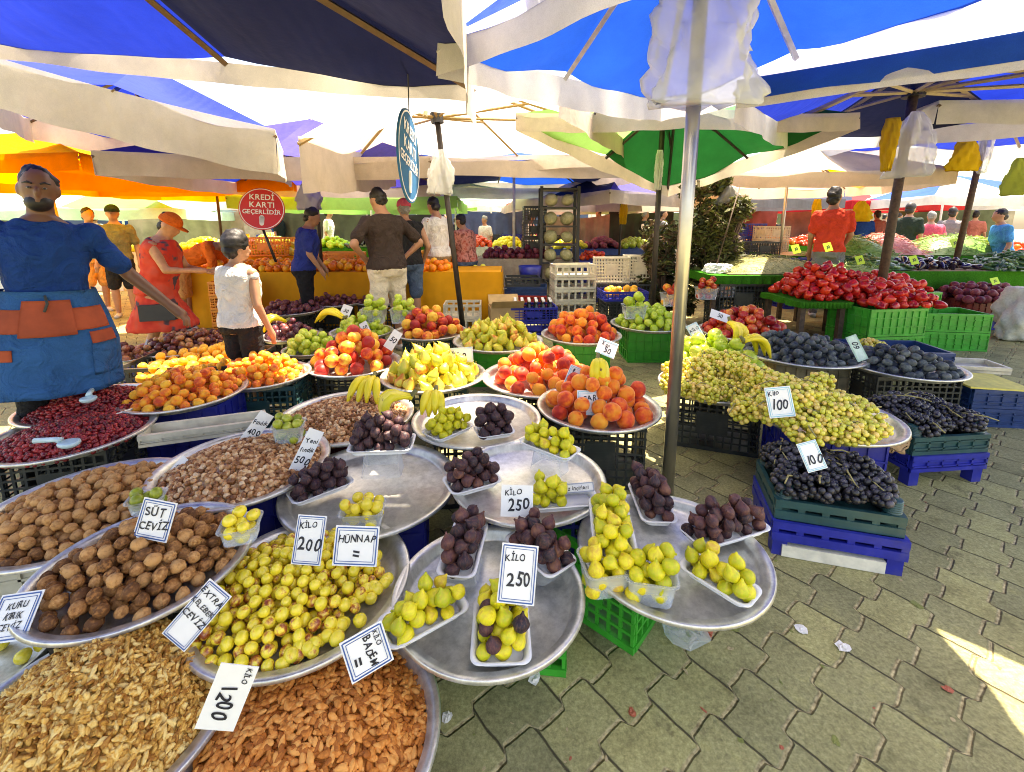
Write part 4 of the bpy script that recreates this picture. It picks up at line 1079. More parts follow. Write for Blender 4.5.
bananas((729, 321), (738, 346), .66, .50, 5, 'hand of bananas between green apples and nectarines', .8)
bananas((742, 340), (764, 357), .60, .44, 3, 'hand of bananas beside the blue plums', .45)
bananas((287, 321), (262, 332), .56, .50, 4, 'hand of bananas on the small apple tray', .5)
bananas((345, 318), (318, 322), .56, .50, 4, 'hand of bananas behind the pale green apples', .4)
# green apples at the pole
tt = Tray(); tt.c = atz(716, 362, .38); tt.z = .36; tt.r = .30
heap('apple', tt, .048, 40, .17, 'green apple just right of the steel pole', 'apple', 'green apples right of the steel pole')

# ------------------------------------------------------------------ grapes
M_GRY = fruit('yellow grape skin', [(.3, (.58, .56, .06)), (.55, (.78, .68, .10)), (.85, (.82, .58, .16))], .25, .5, 1, 1, 0, 9, .9, island=True)
M_GRK = fruit('black grape skin', [(.3, (.009, .009, .012)), (.6, (.024, .022, .030)), (.85, (.065, .06, .075))], .32, .5, 1, 1, 0, 9, .9, island=True)
M_STEM = mat('grape stalk', (.30, .26, .10), .7)
def bunch_mesh(m, r, L, W, n, seed, name, sub=(8, 6)):
    q = random.Random(seed); mb = MB(); P = []
    k = 0
    while len(P) < n and k < 6000:
        k += 1
        x = q.uniform(-1, 1); a = q.random()*6.28; wx = (1-.45*x)*math.sqrt(max(0, 1-x*x*.92))
        rr = wx*math.sqrt(q.uniform(.25, 1))
        p = Vector((x*L/2, math.cos(a)*rr*W/2, math.sin(a)*rr*W*.36))
        if all((p-o).length > r*1.55 for o in P): P.append(p)
    for p in P: mb.ell(p, (r, r, r*q.uniform(1, 1.18)), sub[0], sub[1], Euler((q.random()*3, q.random()*3, 0)).to_matrix().to_4x4())
    return mb.mesh(name, m, True)
BY = [bunch_mesh(M_GRY, .0125, .25, .15, 120, s, 'yellow bunch') for s in range(4)]
BK = [bunch_mesh(M_GRK, .0145, .20, .135, 80, s+10, 'black bunch', (10, 8)) for s in range(4)]
ST = [MB().tube([(-.15, 0, .03), (-.1, .01, .05), (-.02, -.01, .045), (.06, .01, .035)], [.003, .004, .0035, .002], 5).mesh('stalk', M_STEM, True)]
def bunch(B, p, yaw, tilt, s, label, group):
    e = empty('grape_bunch', p, yaw, label, 'grapes', group); e.rotation_euler = (RN.gauss(0, .25), tilt, yaw); e.scale = (s, s, s)
    link('berries', RN.choice(B), e); link('stalk', ST[0], e)
def bunches(B, pts, z, hz, label, group, s=1):
    for px, py, dz in pts:
        c = atz(px, py, z+dz)
        bunch(B, c, RN.random()*6.28, RN.gauss(0, .2), s*RN.uniform(.9, 1.1), label, group)
bunches(BY, [(680, 368, .1), (700, 376, .12), (722, 370, .12), (742, 376, .1), (688, 388, .06), (710, 393, .05), (735, 393, .05), (752, 388, .06), (672, 380, .05), (705, 362, .15), (725, 360, .15)], .36, 0, 'bunch of yellow grapes on the tray behind the steel pole', 'yellow grape bunches behind the steel pole')
bunches(BY, [(760, 376, .15), (772, 384, .13), (768, 398, .1), (780, 412, .07), (800, 425, .05), (812, 416, .08), (830, 412, .09), (850, 414, .08), (858, 420, .06), (842, 432, .05), (858, 432, .04), (812, 386, .13), (800, 398, .13), (822, 400, .12), (755, 405, .06), (790, 390, .13), (846, 402, .09)], .38, 0, 'bunch of yellow grapes on the tray with the 100 card', 'yellow grape bunches with the 100 card')

# black grape crates
c0 = atz(822, 545, .0); yw = -.28
crate('blue crate on legs at the bottom of the black grape stack', (1.345, 1.765, .001), (.47, .35, .155), yw, CB, 'window', feet=.07)
crate('dark teal grape crate with corner posts standing on a blue crate', (1.345, 1.775, .158), (.45, .33, .085), yw, CT, 'window', posts=.055)
mb = MB().box((0, 0, 0), (.36, .22, .05)); o = mb.build('foam_box_lid', mat('cream foam lid', (.74, .70, .58), .6)); o.location = (1.315, 1.705, .028); o.rotation_euler = (0, 0, yw)
tag(o, 'cream foam lid lying under the stacked black grape crates', 'lid')
for i in range(12):
    x = -.15+.30*(i % 4)/3; y = (-.09, .02, .12)[i//4]
    p = Vector((x, y*.95, .262+RN.uniform(0, .02)+(.05 if 4 <= i < 8 else .02)))
    p = Matrix.Translation((1.345, 1.775, 0))@Matrix.Rotation(yw, 4, 'Z')@p
    bunch(BK, p, RN.random()*6.28, RN.gauss(0, .2), .95, 'bunch of black grapes in the crate with the leaning card', 'black grape bunches in the nearer crate')
cr2 = Vector((2.27, 2.33, 0))
crate('blue crate on legs under the farther black grapes', (cr2.x, cr2.y, .001), (.44, .32, .17), .10, CB, 'rib', feet=.08)
crate('dark teal grape crate with paper lining beside the yellow grapes', (cr2.x, cr2.y+.01, .172), (.44, .32, .10), .10, CT, 'rib', posts=.05)
for i in range(9):
    p = Matrix.Translation((cr2.x, cr2.y+.01, 0))@Matrix.Rotation(.10, 4, 'Z')@Vector((-.13+.13*(i % 3), -.08+.09*(i//3), .285+RN.uniform(0, .03)+.02*(i//3)))
    bunch(BK, p, RN.random()*6.28, RN.gauss(0, .25), .95, 'bunch of black grapes in the crate lined with paper', 'black grape bunches in the farther crate')
KRAFT = mat('brown kraft paper', (.42, .26, .13), .8, 0, .2, 20, .4)
sheet_bag('paper_bag', 'crumpled brown paper between the two black grape crates', 'paper', (1.95, 2.18, .34), .17, .14, .10, KRAFT, 31, pin=.7)
sheet_bag('lining_paper', 'white paper lining sticking out of the farther grape crate', 'paper', (2.40, 2.45, .33), .2, .07, .04, FOAM, 33, pin=.8, yaw=-.5)
# blue crates with yellow lid, cream box at the right
crate('dark blue crate with a yellow card on top at the right', (3.30, 3.02, .001), (.36, .34, .13), -.12, CN, 'rib')
crate('dark blue crate stacked under the yellow card', (3.30, 3.02, .134), (.36, .34, .13), -.12, CN, 'rib')
o = MB().box((0, 0, 0), (.40, .33, .012)).build('card_sheet', mat('yellow card', (.72, .62, .14), .7)); o.location = (3.29, 3.01, .273); o.rotation_euler = (.02, .03, -.12); tag(o, 'yellow card sheet lying on the dark blue crates', 'card')
crate('cream shallow box lying behind the yellow card', (3.50, 3.33, .26), (.40, .24, .05), -.2, CW, 'rib')
# open teal tray with a bunch of yellow grapes, leaves
crate('teal open tub with yellow grapes behind the plums', (3.15, 3.62, .22), (.66, .40, .14), -.1, CN, 'rib')
bunch(BY, Vector((2.97, 3.58, .36)), .4, .1, 1.2, 'bunch of yellow grapes in the teal tub', 'yellow grapes in the teal tub')
# pale wooden box lid beside the apricots
crate('long cream box between the apricots and the hazelnuts', (-1.56, 2.15, .30), (.52, .14, .06), .35, CW, 'rib')
# ------------------------------------------------------------------ price cards
CARD = mat('white card', (.80, .80, .78), .55, 0, .02, 30); INKB = mat('blue card border', (.03, .09, .30), .5); CYAN = mat('pale cyan border', (.25, .58, .68), .5)
INK = mat('black marker ink', (.012, .012, .02), .5, 0, 0); STICK = mat('white stick', (.7, .7, .66), .5)
LIMEC = mat('lime card', (.55, .80, .05), .55, 0, .03)
def text(body, size, m, parent, loc, rot=0, shear=.12, w=None, bold=.0):
    c = bpy.data.curves.new('writing', 'FONT'); c.body = body; c.size = size; c.shear = shear; c.align_x = 'CENTER'; c.align_y = 'CENTER'
    c.offset = size*(.012+bold); c.materials.append(m); c.resolution_u = 3
    o = link('writing', c, parent, loc, (0, 0, rot))
    if w: o.scale = (w, 1, 1)
    return o
def sign(px, py, Y, wp, hp, roll, lines, label, border=INKB, yaw=0, pitch=0, stick=False, base=CARD, bend=0):
    p = at(px, py, Y); s = depth(p)/F; W, H = wp*s, hp*s
    a = rad(roll)
    X = Vector((1, 0, 0)); U = Vector((0, math.sin(TH), math.cos(TH)))
    r = X*math.cos(a)+U*math.sin(a); u = -X*math.sin(a)+U*math.cos(a); n = r.cross(u)
    M = Matrix((r, u, n)).transposed().to_4x4(); M = Matrix.Translation(p)@M@Matrix.Rotation(yaw, 4, 'Y')@Matrix.Rotation(pitch, 4, 'X')
    e = empty('price_card', (0, 0, 0), 0, label, 'price card', 'cards stuck in the fruit'); e.matrix_world = M
    MB().box((0, 0, -.0015), (W, H, .002)).build('card', base, e)
    if border:
        b = MB(); q = min(W, H)
        for d_, t_ in ((.05, .028), (.115, .012)):
            iw, ih = W-2*d_*q, H-2*d_*q; t2 = t_*q
            for x, y, w2, h2 in ((0, ih/2, iw, t2), (0, -ih/2, iw, t2), (-iw/2, 0, t2, ih-t2), (iw/2, 0, t2, ih-t2)):
                b.box((x, y, .0004), (w2, h2, .0010))
        b.build('border', border, e)
    for body, x, y, sz, rt in lines: text(body, sz*H, INK, e, (x*W, y*H, .0012), rt)
    if stick: MB().box((0, -H*.5-.03, -.005), (.006, .08, .004)).build('stick', STICK, e)
    return e
sign(518, 574, .98, 37, 54, -6, [('KİLO', -.12, .27, .16, .1), ('250', .02, -.08, .32, .05)], 'blue bordered card reading kilo 250 on the foremost fig tray', pitch=-.25)
sign(517, 501, 1.36, 32, 30, -2, [('KİLO', -.12, .27, .24, .1), ('250', .05, -.12, .50, .05)], 'plain white card reading kilo 250 beside the half empty fig pack', None, pitch=-.2)
sign(575, 488, 1.48, 38, 9, 5, [('Güz incirleri', 0, 0, .6, 0)], 'narrow blue bordered card lying behind the half empty fig pack', pitch=-.4)
sign(309, 540, 1.16, 29, 46, -4, [('KİLO', -.1, .3, .17, .15), ('200', .02, -.08, .34, .05)], 'tall bordered card reading 200 in the jujubes', pitch=-.2)
sign(356, 546, 1.13, 44, 37, -2, [('HÜNNAP', 0, .18, .25, .03), ('=', 0, -.2, .42, 0)], 'bordered card naming the jujubes, right of the 200 card', pitch=-.2)
sign(155, 520, 1.16, 34, 38, -11, [('SÜT', -.05, .2, .30, .1), ('CEVİZ', .02, -.14, .27, .1)], 'bordered card stuck between the two whole walnut trays', pitch=-.15)
sign(197, 615, .93, 29, 62, -40, [('EXTRA', 0, .33, .14, -.1), ('KELEBEK', 0, .14, .125, -.1), ('CEVİZ', -.02, -.06, .15, -.1)], 'long tilted card naming the butterfly walnuts in the kernel heap', pitch=-.2)
sign(227, 698, .72, 70, 36, -112, [('KİLO', -.36, .28, .20, -.1), ('1200', .08, -.02, .55, .05)], 'white card reading 1200 between kernels and almonds', None, pitch=-.3)
sign(367, 652, .88, 42, 42, -72, [('KİLO', -.2, .3, .16, .1), ('BADEM', 0, .08, .24, .05), ('=', .08, -.22, .4, 0)], 'bordered card naming the almonds under the tilted fig pack', pitch=-.4)
sign(13, 617, .95, 44, 42, 8, [('KURU', 0, .24, .2, .05), ('KIRIK', 0, .02, .2, .05), ('CEVİZ', 0, -.2, .2, .05)], 'blue bordered card lying flat at the left edge', pitch=-.6)
sign(306, 452, 1.66, 15, 46, -28, [('Yeni', 0, .25, .14, .2), ('fındık', 0, .05, .13, .2), ('500', 0, -.18, .2, .1)], 'narrow paper strip leaning in the nearer hazelnuts', None, pitch=-.2, yaw=.4)
sign(256, 429, 1.86, 14, 36, -38, [('Fındık', 0, .2, .17, .3), ('400', 0, -.1, .22, .3)], 'narrow paper strip behind the nearer hazelnuts', None, pitch=-.2, yaw=.4)
sign(174, 470, 1.66, 7, 30, -40, [('ceviz', 0, 0, .2, 1.57)], 'thin paper strip beside the hazelnut tray', None, pitch=-.2)
sign(592, 403, 2.18, 30, 24, -3, [('SARI', -.05, .2, .34, .08), ('Y', -.18, -.2, .3, .1)], 'pale card reading sari in the front peaches', CYAN, pitch=-.2)
sign(578, 379, 2.42, 24, 22, -24, [('₺', -.28, .25, .3, 0), ('50', .05, -.08, .5, .05)], 'pale tilted card reading 50 in the farther peaches', CYAN, pitch=-.2)
sign(607, 348, 3.05, 20, 16, -22, [('Kilo', -.1, .2, .35, 0), ('50', .05, -.15, .5, .05)], 'small card between the two peach trays', CYAN, pitch=-.2)
sign(460, 355, 3.0, 26, 15, 4, [('Kilo', -.28, .22, .3, 0), ('60', .05, -.06, .62, .05)], 'pale card reading 60 in the yellow pears', CYAN, pitch=-.2)
sign(393, 340, 3.2, 10, 20, -32, [('50', 0, .0, .35, 0)], 'white card in the blushed peaches', None, pitch=-.1)
sign(780, 402, 1.98, 26, 30, 5, [('Kilo', -.2, .3, .22, .1), ('100', .0, -.1, .44, -.12)], 'cyan bordered card reading 100 on the front yellow grapes', CYAN, pitch=-.2)
sign(699, 382, 2.62, 14, 15, 6, [('100', 0, -.05, .45, 0)], 'cyan bordered card right of the steel pole in the yellow grapes', CYAN, pitch=-.2)
sign(812, 456, 1.66, 20, 28, 15, [('100', .05, -.12, .42, 0)], 'cyan bordered card leaning in the black grapes', CYAN, pitch=-.3)
sign(857, 348, 3.05, 11, 26, 20, [('60', 0, .1, .3, 1.3)], 'pale green card between the two blue plum trays', mat('pale green border', (.35, .6, .45), .5), pitch=-.2, base=mat('pale green card', (.62, .78, .66), .5))
sign(696, 333, 3.6, 12, 20, 26, [('KİLO', 0, .2, .2, 0), ('50', 0, -.1, .3, 0)], 'white card leaning at the pole by the nectarines', CYAN, pitch=-.2)
sign(720, 316, 3.9, 20, 9, -20, [('50', 0, 0, .6, 0)], 'white card lying in the red nectarines', None, pitch=-.3)
sign(209, 379, 2.9, 22, 10, 22, [('Kilo 60', 0, 0, .55, 0)], 'white card in the apricots', None, pitch=-.2)
sign(228, 377, 2.85, 6, 14, -18, [('60', 0, 0, .3, 0)], 'small narrow card right of the apricot card', None, pitch=-.2)
sign(346, 311, 4.2, 10, 12, -20, [('50', 0, 0, .4, 0)], 'white card in the dark plums', None, pitch=-.2)
sign(365, 328, 3.9, 8, 13, 30, [('50', 0, 0, .4, 0)], 'white card in the pale green apples', None, pitch=-.2)
sign(148, 346, 3.6, 8, 12, -14, [('50', 0, 0, .4, 0)], 'grey card in the brown red plums', None, pitch=-.2, base=mat('grey card', (.45, .42, .42), .6))
for i, (px, py, Y, lab) in enumerate([(828, 247, 6.2, 'lime card in the green beans behind the peppers'), (860, 260, 5.6, 'lime card at the back of the red peppers'), (796, 249, 6.3, 'lime card lying on the olive pods'), (914, 260, 6.0, 'lime card in the zucchini'), (955, 243, 7.0, 'lime card in the eggplants'), (995, 281, 5.3, 'lime card on the dark red roots')]):
    sign(px, py, Y, 8, 9 if i != 5 else 7, 12, [('30', 0, 0, .5, 0)], lab, None, pitch=-.2, base=LIMEC)

# round signs
REDS = mat('red sign enamel', (.62, .03, .03), .35, 0, .03, 5); BLS = mat('blue sign enamel', (.035, .15, .31), .8, 0, .05, 5, spec=.1); WHT = mat('white sign paint', (.82, .82, .80), .5, 0, .02)
def roundsign(px, py, Y, wp, hp, yawf, m, label, poleb, hang=None):
    p = at(px, py, Y); s = depth(p)/F
    R_ = hp*s/2; e = empty('round_sign', (0, 0, 0), 0, label, 'sign', None)
    U = Vector((0, math.sin(TH), math.cos(TH))); X = Vector((1, 0, 0)); n = X.cross(U)
    M = Matrix.Translation(p)@Matrix((X, U, n)).transposed().to_4x4()@Matrix.Rotation(yawf, 4, 'Y'); e.matrix_world = M
    MB().lathe([(0, -.006), (R_, -.006), (R_, .006), (0, .006)], 48).build('disc', m, e)
    MB().lathe([(R_*.93, .0062), (R_*.93, .0078), (R_*.965, .0078), (R_*.965, .0062)], 48).build('border', WHT, e)
    for b, y, z in (('KREDİ', .56, .36), ('KARTI', .20, .36), ('GEÇERLİDİR', -.14, .285)): text(b, z*R_, WHT, e, (0, y*R_, .009), 0, 0, bold=.03)
    hand = MB().cap((0, -.70*R_, .009), (0.0, -.42*R_, .009), .10*R_, .12*R_, 10)
    hand.box((0, -.50*R_, .02), (.20*R_, .30*R_, .01))
    hand.v = [(v[0], v[1], min(v[2], .014)) for v in hand.v]
    hand.build('card_picture', WHT, e)
    if poleb is not None:
        q = M.inverted()@Vector(poleb)
        MB().tube([(0, -R_*.9, -.02), q], .014, 8).build('pole', DARKM, e, True)
    if hang is not None:
        q = M.inverted()@Vector(hang)
        MB().tube([(0, R_*.97, 0), q], .004, 6).build('cord', BLACKP, e, True)
roundsign(262, 209, 5.0, 32, 42, .25, REDS, 'round red sign about credit cards on a thin pole', at(276, 262, 5.0))
roundsign(409, 157, 3.1, 21, 90, 1.56, BLS, 'blue round sign about credit cards seen nearly edge on, hanging on a cord', None, at(407, 36, 3.0))
# ------------------------------------------------------------------ people
SKIN = mat('tanned skin', (.42, .21, .12), .5, 0, .08, 12); SKIND = mat('shaded tanned skin', (.17, .075, .04), .5, 0, .08, 12)  # second skin: shade on the vendor's face put into the colour
HAIRM = mat('black hair', (.012, .010, .010), .55, 0, .3, 60, .3); HAIRG = mat('grey hair', (.25, .24, .23), .6, 0, .2, 60, .3)
SHOE = mat('shoe', (.5, .48, .44), .6)
CL = {}
def wrinkle(name, c):
    if name in MC: return MC[name]
    m, nt, b = nodes(name)
    f = noise(nt, 7, 4, dist=1.6); g = noise(nt, 160, 2)
    out = ramp(nt, [(.25, tuple(x*.78 for x in c)), (.7, tuple(min(1, x*1.1) for x in c))], f)
    nt.links.new(mixc(nt, .25, out, ramp(nt, [(.3, (.7,)*3), (.7, (1.2,)*3)], g), 'MULTIPLY'), b.inputs['Base Color'])
    b.inputs['Roughness'].default_value = .85; b.inputs['Specular IOR Level'].default_value = .15
    bump(nt, b, f, .8, .05); MC[name] = m
    return m
def fab(name, c): return wrinkle('cloth '+name, c)
def rem(o, vox, sm=4):
    m = o.modifiers.new('merge', 'REMESH'); m.mode = 'VOXEL'; m.voxel_size = vox; m.use_smooth_shade = True
    s = o.modifiers.new('smooth', 'SMOOTH'); s.factor = .5; s.iterations = sm
    return o
FOLD = bpy.data.textures.new('folds', 'CLOUDS'); FOLD.noise_scale = .11; FOLD.noise_depth = 2
TUFT = bpy.data.textures.new('tufts', 'CLOUDS'); TUFT.noise_scale = .022
def fold(o, tex, s):
    m = o.modifiers.new('folds', 'DISPLACE'); m.texture = tex; m.strength = s; m.mid_level = .5; m.texture_coords = 'GLOBAL'
    return o
TORSO = [(.84, .150, .105, 0), (.90, .172, .125, -.008), (.96, .168, .122, -.006), (1.05, .148, .106, .004), (1.16, .155, .112, .006), (1.29, .176, .12, .0), (1.38, .178, .108, -.008), (1.44, .13, .085, -.012), (1.468, .088, .072, -.01), (1.49, .07, .065, -.008)]
def person(label, x, y, h, face, lean=0, la=None, ra=None, top=('tshirt', 'white'), bot=('shorts', 'white'), hair=HAIRM, skin=SKIN, cap=None, vox=.014, fat=1.0, stride=0, z0=0, turn=0, nod=0, shoes=SHOE, roll=0, extra=None, fingers=False, bushy=1.0, sl=.92):
    """face: direction looked at, degrees, 0 = away from the viewer (+y), 90 = to the right (+x)"""
    k = h/1.75
    e = empty('person', (x, y, z0), -rad(face), label, 'person'); e.scale = (k, k, k)
    if roll: e.rotation_euler = (0, roll, -rad(face))
    hip = .93
    def ln(v):
        v = Vector(v)
        if lean and v.z > hip-.06:
            a = lean*min(1, max(0, (v.z-hip+.06)/.22))
            q = v-Vector((0, 0, hip)); c, s = math.cos(a), math.sin(a)
            return Vector((q.x, q.y*c+q.z*s, q.z*c-q.y*s+hip))
        return v
    def hd(v):
        v = Vector(v); q = v-Vector((0, 0, 1.52))
        q = Matrix.Rotation(-turn, 3, 'Z')@(Matrix.Rotation(-nod, 3, 'X')@q)
        return ln(q+Vector((0, 0, 1.52)))
    def loft(mb, lo, hi, d, g=1.0, n=18):
        R_ = [((0, yy, z), (rx*g*fat+d)*(1+(fat-1)*.2*(z < 1.2)), ry*fat**1.4+d) for z, rx, ry, yy in TORSO if lo <= z <= hi]
        m2 = MB().loft(R_, n); warp(m2, ln); mb.add(m2.v, m2.f)
    sh = [ln((s*.178*(.6+.4*fat), -.01, 1.405)) for s in (-1, 1)]
    arms = []
    for i, (s, a) in enumerate(((-1, la), (1, ra))):
        el, ha = a if a else ((s*.06, -.03, -.29), (s*.08, .06, -.53))
        arms.append((sh[i], sh[i]+Vector(el), sh[i]+Vector(ha)))
    legs = []
    for s in (-1, 1):
        d = stride*s
        hp = Vector((s*.088*fat, 0, .88)); kn = Vector((s*.10*fat, d*.5+.02, .48-abs(d)*.03)); an = Vector((s*.10*fat, d, .09))
        legs.append((hp, kn, an))
    # body, one skin
    b = MB(); loft(b, .8, 1.5, 0)
    hm = MB(); hm.ell((0, 0, 1.638), (.074, .094, .112), 18, 14); hm.ell((0, .032, 1.575), (.056, .066, .058), 14, 10); hm.ell((0, .098, 1.615), (.014, .022, .028), 8, 6)
    for s in (-1, 1): hm.ell((s*.076, -.005, 1.625), (.012, .026, .034), 8, 6)
    hm.cap((0, .086, 1.572), (0, .088, 1.572), .02, .02, 8)
    hm.cap((0, -.01, 1.42), (0, .0, 1.57), .060, .055, 14)
    warp(hm, hd); b.add(hm.v, hm.f)
    for s0, el, ha in arms:
        b.cap(s0, el, .052, .040); b.cap(el, ha, .041, .027)
        d = (ha-el).normalized(); sd = d.cross(Vector((0, 0, 1)) if abs(d.z) < .8 else Vector((0, 1, 0))).normalized(); up = sd.cross(d)
        b.cap(ha, ha+d*.07, .030, .034, 10)
        if fingers:
            for j, (o_, L) in enumerate(((-.034, .062), (-.012, .075), (.012, .070), (.033, .055))):
                p0 = ha+d*.085+sd*o_; p1 = p0+d*L*.5+up*(-.006); p2 = p1+d*L*.42+up*(-.026)
                b.cap(p0, p1, .011, .0105, 8); b.cap(p1, p2, .0105, .009, 8)
            p0 = ha+d*.03-sd*.032; p1 = p0-sd*.028+d*.035; b.cap(p0, p1, .012, .011, 8); b.cap(p1, p1+d*.032-up*.012, .011, .009, 8)
        else:
            for o_ in (-.024, -.008, .008, .024): b.cap(ha+d*.08+sd*o_, ha+d*.15+sd*o_*1.1-up*.03, .010, .009, 6)
            b.cap(ha+d*.03-sd*.03, ha+d*.07-sd*.055, .012, .010, 6)
    for hp, kn, an in legs:
        b.cap(hp, kn, .088*fat, .054); b.cap(kn, kn.lerp(an, .35), .054, .056); b.cap(kn.lerp(an, .35), an, .056, .036)
        b.cap(an+Vector((0, -.03, -.05)), an+Vector((0, .13, -.06)), .035, .030)
    rem(b.build('body', skin, e, True), vox)
    # clothes
    t = MB(); tk, tm = top; tm = tm if not isinstance(tm, str) else fab(tm, CL[tm])
    loft(t, .88 if tk != 'dress' else .85, 1.47, .016)
    for s0, el, ha in arms:
        if tk == 'tshirt': t.cap(s0, s0.lerp(el, .72), .066, .066)
        elif tk == 'long': t.cap(s0, el, .064, .054); t.cap(el, ha, .054, .044)
        else: t.cap(s0*.94+Vector((0, 0, .09)), s0.lerp(el, .05), .056, .058)
    if tk == 'dress':
        R_ = [((0, 0, .95), .185, .145), ((0, 0, .8), .22, .18), ((0, .01, .55), .25, .24+abs(stride)*.3), ((0, .01, .50), .245, .23+abs(stride)*.3)]
        t.loft(R_[::-1], 20)
    fold(rem(t.build('dress' if tk == 'dress' else 'shirt', tm, e, True), vox, 3), FOLD, .045 if vox < .02 else .02)
    if bot and tk != 'dress':
        q = MB(); bk, bm = bot; bm = bm if not isinstance(bm, str) else fab(bm, CL[bm])
        loft(q, .8, .99, .014)
        for hp, kn, an in legs:
            if bk == 'shorts':
                q.cap(hp, hp.lerp(kn, sl), .105*fat, .088)
            else:
                q.cap(hp, kn, .105*fat, .075); q.cap(kn, an+Vector((0, 0, .0)), .075, .062)
        fold(rem(q.build('shorts' if bk == 'shorts' else 'trousers', bm, e, True), vox, 3), FOLD, .04 if vox < .02 else .02)
    if hair:
        if cap: bushy *= .93
        nn = 36 if vox < .02 else 14
        hr = MB().ell((0, -.020, 1.670), (.080, .095, .093), nn, nn*2//3); hr.ell((0, -.047, 1.605), (.070, .058, .068), nn, nn*2//3)
        hb = rnd_bump(random.Random(int(h*1e4+x*100)), .09*bushy); warp(hr, lambda v: hd((v-Vector((0, 0, 1.65)))*bushy*hb(v*14)+Vector((0, 0, 1.65))))
        hr = hr.build('hair', hair, e, True)
        if vox < .02: fold(hr, TUFT, .022)
    if cap:
        cp = MB().ell((0, -.008, 1.675), (.094, .114, .098), 16, 12)
        cp.v = [(v[0], v[1], max(v[2], 1.655)) for v in cp.v]
        br = MB().lathe([(0, 1.656), (.07, 1.656), (.07, 1.664), (0, 1.664)], 16, Matrix.Translation((0, .10, 0))@Matrix.Diagonal((1, 1.15, 1, 1)))
        cp.add(br.v, br.f); warp(cp, hd); cp.build('cap', cap, e, True)
    for hp, kn, an in legs:
        if shoes and vox < .02:
            s = MB().cap(an+Vector((0, -.035, -.055)), an+Vector((0, .14, -.062)), .042, .036)
            s.build('shoe', shoes, e, True)
    if extra: extra(e, ln, hd)
    return e
CL.update(white=(.74, .72, .68), cream=(.70, .62, .47), navy=(.012, .05, .20), brown=(.05, .035, .03), black=(.02, .02, .022), khaki=(.34, .26, .15), denim=(.08, .12, .19), polo=(.03, .05, .26), red=(.68, .06, .03),
          orange=(.75, .14, .02), olive=(.19, .17, .08), plaid=(.42, .14, .11), grey=(.22, .21, .22), pink=(.62, .26, .27), sky=(.06, .30, .62), apron=(.03, .11, .27), dgreen=(.02, .035, .03), lorange=(.75, .38, .12))
# red dress with dark flowers
FLOW = fruit('red flowered dress cloth', [(.4, (.62, .05, .03)), (.52, (.72, .08, .04)), (.6, (.66, .10, .06))], .85, .15, 6, 2, .2, 30, 0, spots=((.10, .07, .08), 8, .57))
PLAID = fruit('brown patterned shirt cloth', [(.35, (.35, .07, .05)), (.5, (.50, .22, .18)), (.62, (.20, .06, .05))], .85, .15, 14, 2, .2, 30, 0)

# the vendor in the apron
def apron(e, ln, hd):
    DEN = wrinkle('blue denim apron', (.025, .11, .29)); RUST = mat('rust pocket cloth', (.38, .07, .025), .85, 0, .18, 9, .3); CORD = mat('apron cord', (.05, .06, .05), .8)
    sec = [(.53, .285, .26), (.62, .28, .255), (.80, .275, .245), (.95, .235, .205), (1.05, .200, .165), (1.09, .188, .152)]
    def pt(a, z, off=0):
        for (z0, x0, y0), (z1, x1, y1) in zip(sec, sec[1:]):
            if z <= z1 or z1 == sec[-1][0]:
                f = (z-z0)/(z1-z0); break
        f = max(-.3, min(1, f)); rx, ry = x0+(x1-x0)*f, y0+(y1-y0)*f
        wv = .012*math.sin(a*9+z*2)*max(0, 1.1-z)
        return Vector(((rx+off+wv)*math.sin(a), (ry+off+wv)*math.cos(a)+.01, z))
    def wrap(a0, a1, z0, z1, off, th, n=26, m=10, tilt=0):
        vs = []; fs = []
        for L in (0, 1):
            for i in range(n+1):
                for j in range(m+1):
                    a = a0+(a1-a0)*i/n; vs.append(pt(a, z0+(z1-z0)*j/m+tilt*(i/n-.5), off+(th if L == 0 else 0)))
        q = (n+1)*(m+1)
        for i in range(n):
            for j in range(m):
                k_ = i*(m+1)+j
                fs.append((k_, k_+m+1, k_+m+2, k_+1)); fs.append((q+k_, q+k_+1, q+k_+m+2, q+k_+m+1))
        for i in range(n):
            for j in (0, m):
                k_ = i*(m+1)+j; fs.append((k_, k_+q, k_+q+m+1, k_+m+1))
        for j in range(m):
            for i in (0, n):
                k_ = i*(m+1)+j; fs.append((k_, k_+1, k_+1+q, k_+q))
        return MB().add(vs, fs)
    ap = wrap(-2.0, 2.0, .53, 1.09, 0, .008, 48, 20).build('apron', DEN, e, True)
    wrap(-1.15, 1.15, .88, 1.0, .0105, .004, 40).build('pocket_band', RUST, ap, True)
    wrap(-.42, .42, .86, 1.045, .0165, .004, 20).build('front_pocket', RUST, ap, True)
    wrap(.50, 1.2, .74, .80, .0105, .004, 14).build('pocket_trim', RUST, ap, True)
    wrap(-1.2, -.62, .80, .865, .0105, .004, 14).build('pocket_trim', RUST, ap, True)
    wrap(-1.2, -.60, .62, .80, .010, .003, 14).build('side_pocket', DEN, ap, True)
    MB().tube([pt(.02, 1.07, .012), pt(-.02, 1.03, .028), pt(.03, .99, .03)], .006, 6).build('cord', CORD, ap, True)
    for s in (-1, 1):
        q = hd((s*.030, .089, 1.638)); MB().ell(q, (.0095, .006, .006), 8, 6).build('eye', mat('eye white', (.20, .17, .15), .3), e, True)
        MB().ell(hd((s*.030, .096, 1.638)), (.005, .002, .005), 8, 6).build('pupil', BLACKP, e, True)
        MB().tube([hd((s*.014, .099, 1.660)), hd((s*.032, .099, 1.667)), hd((s*.052, .085, 1.660))], [.005, .006, .003], 6).build('eyebrow', HAIRM, e, True)
    bd = MB().ell((0, .040, 1.563), (.058, .066, .050), 14, 10); warp(bd, hd); bd.build('beard', HAIRM, e, True)
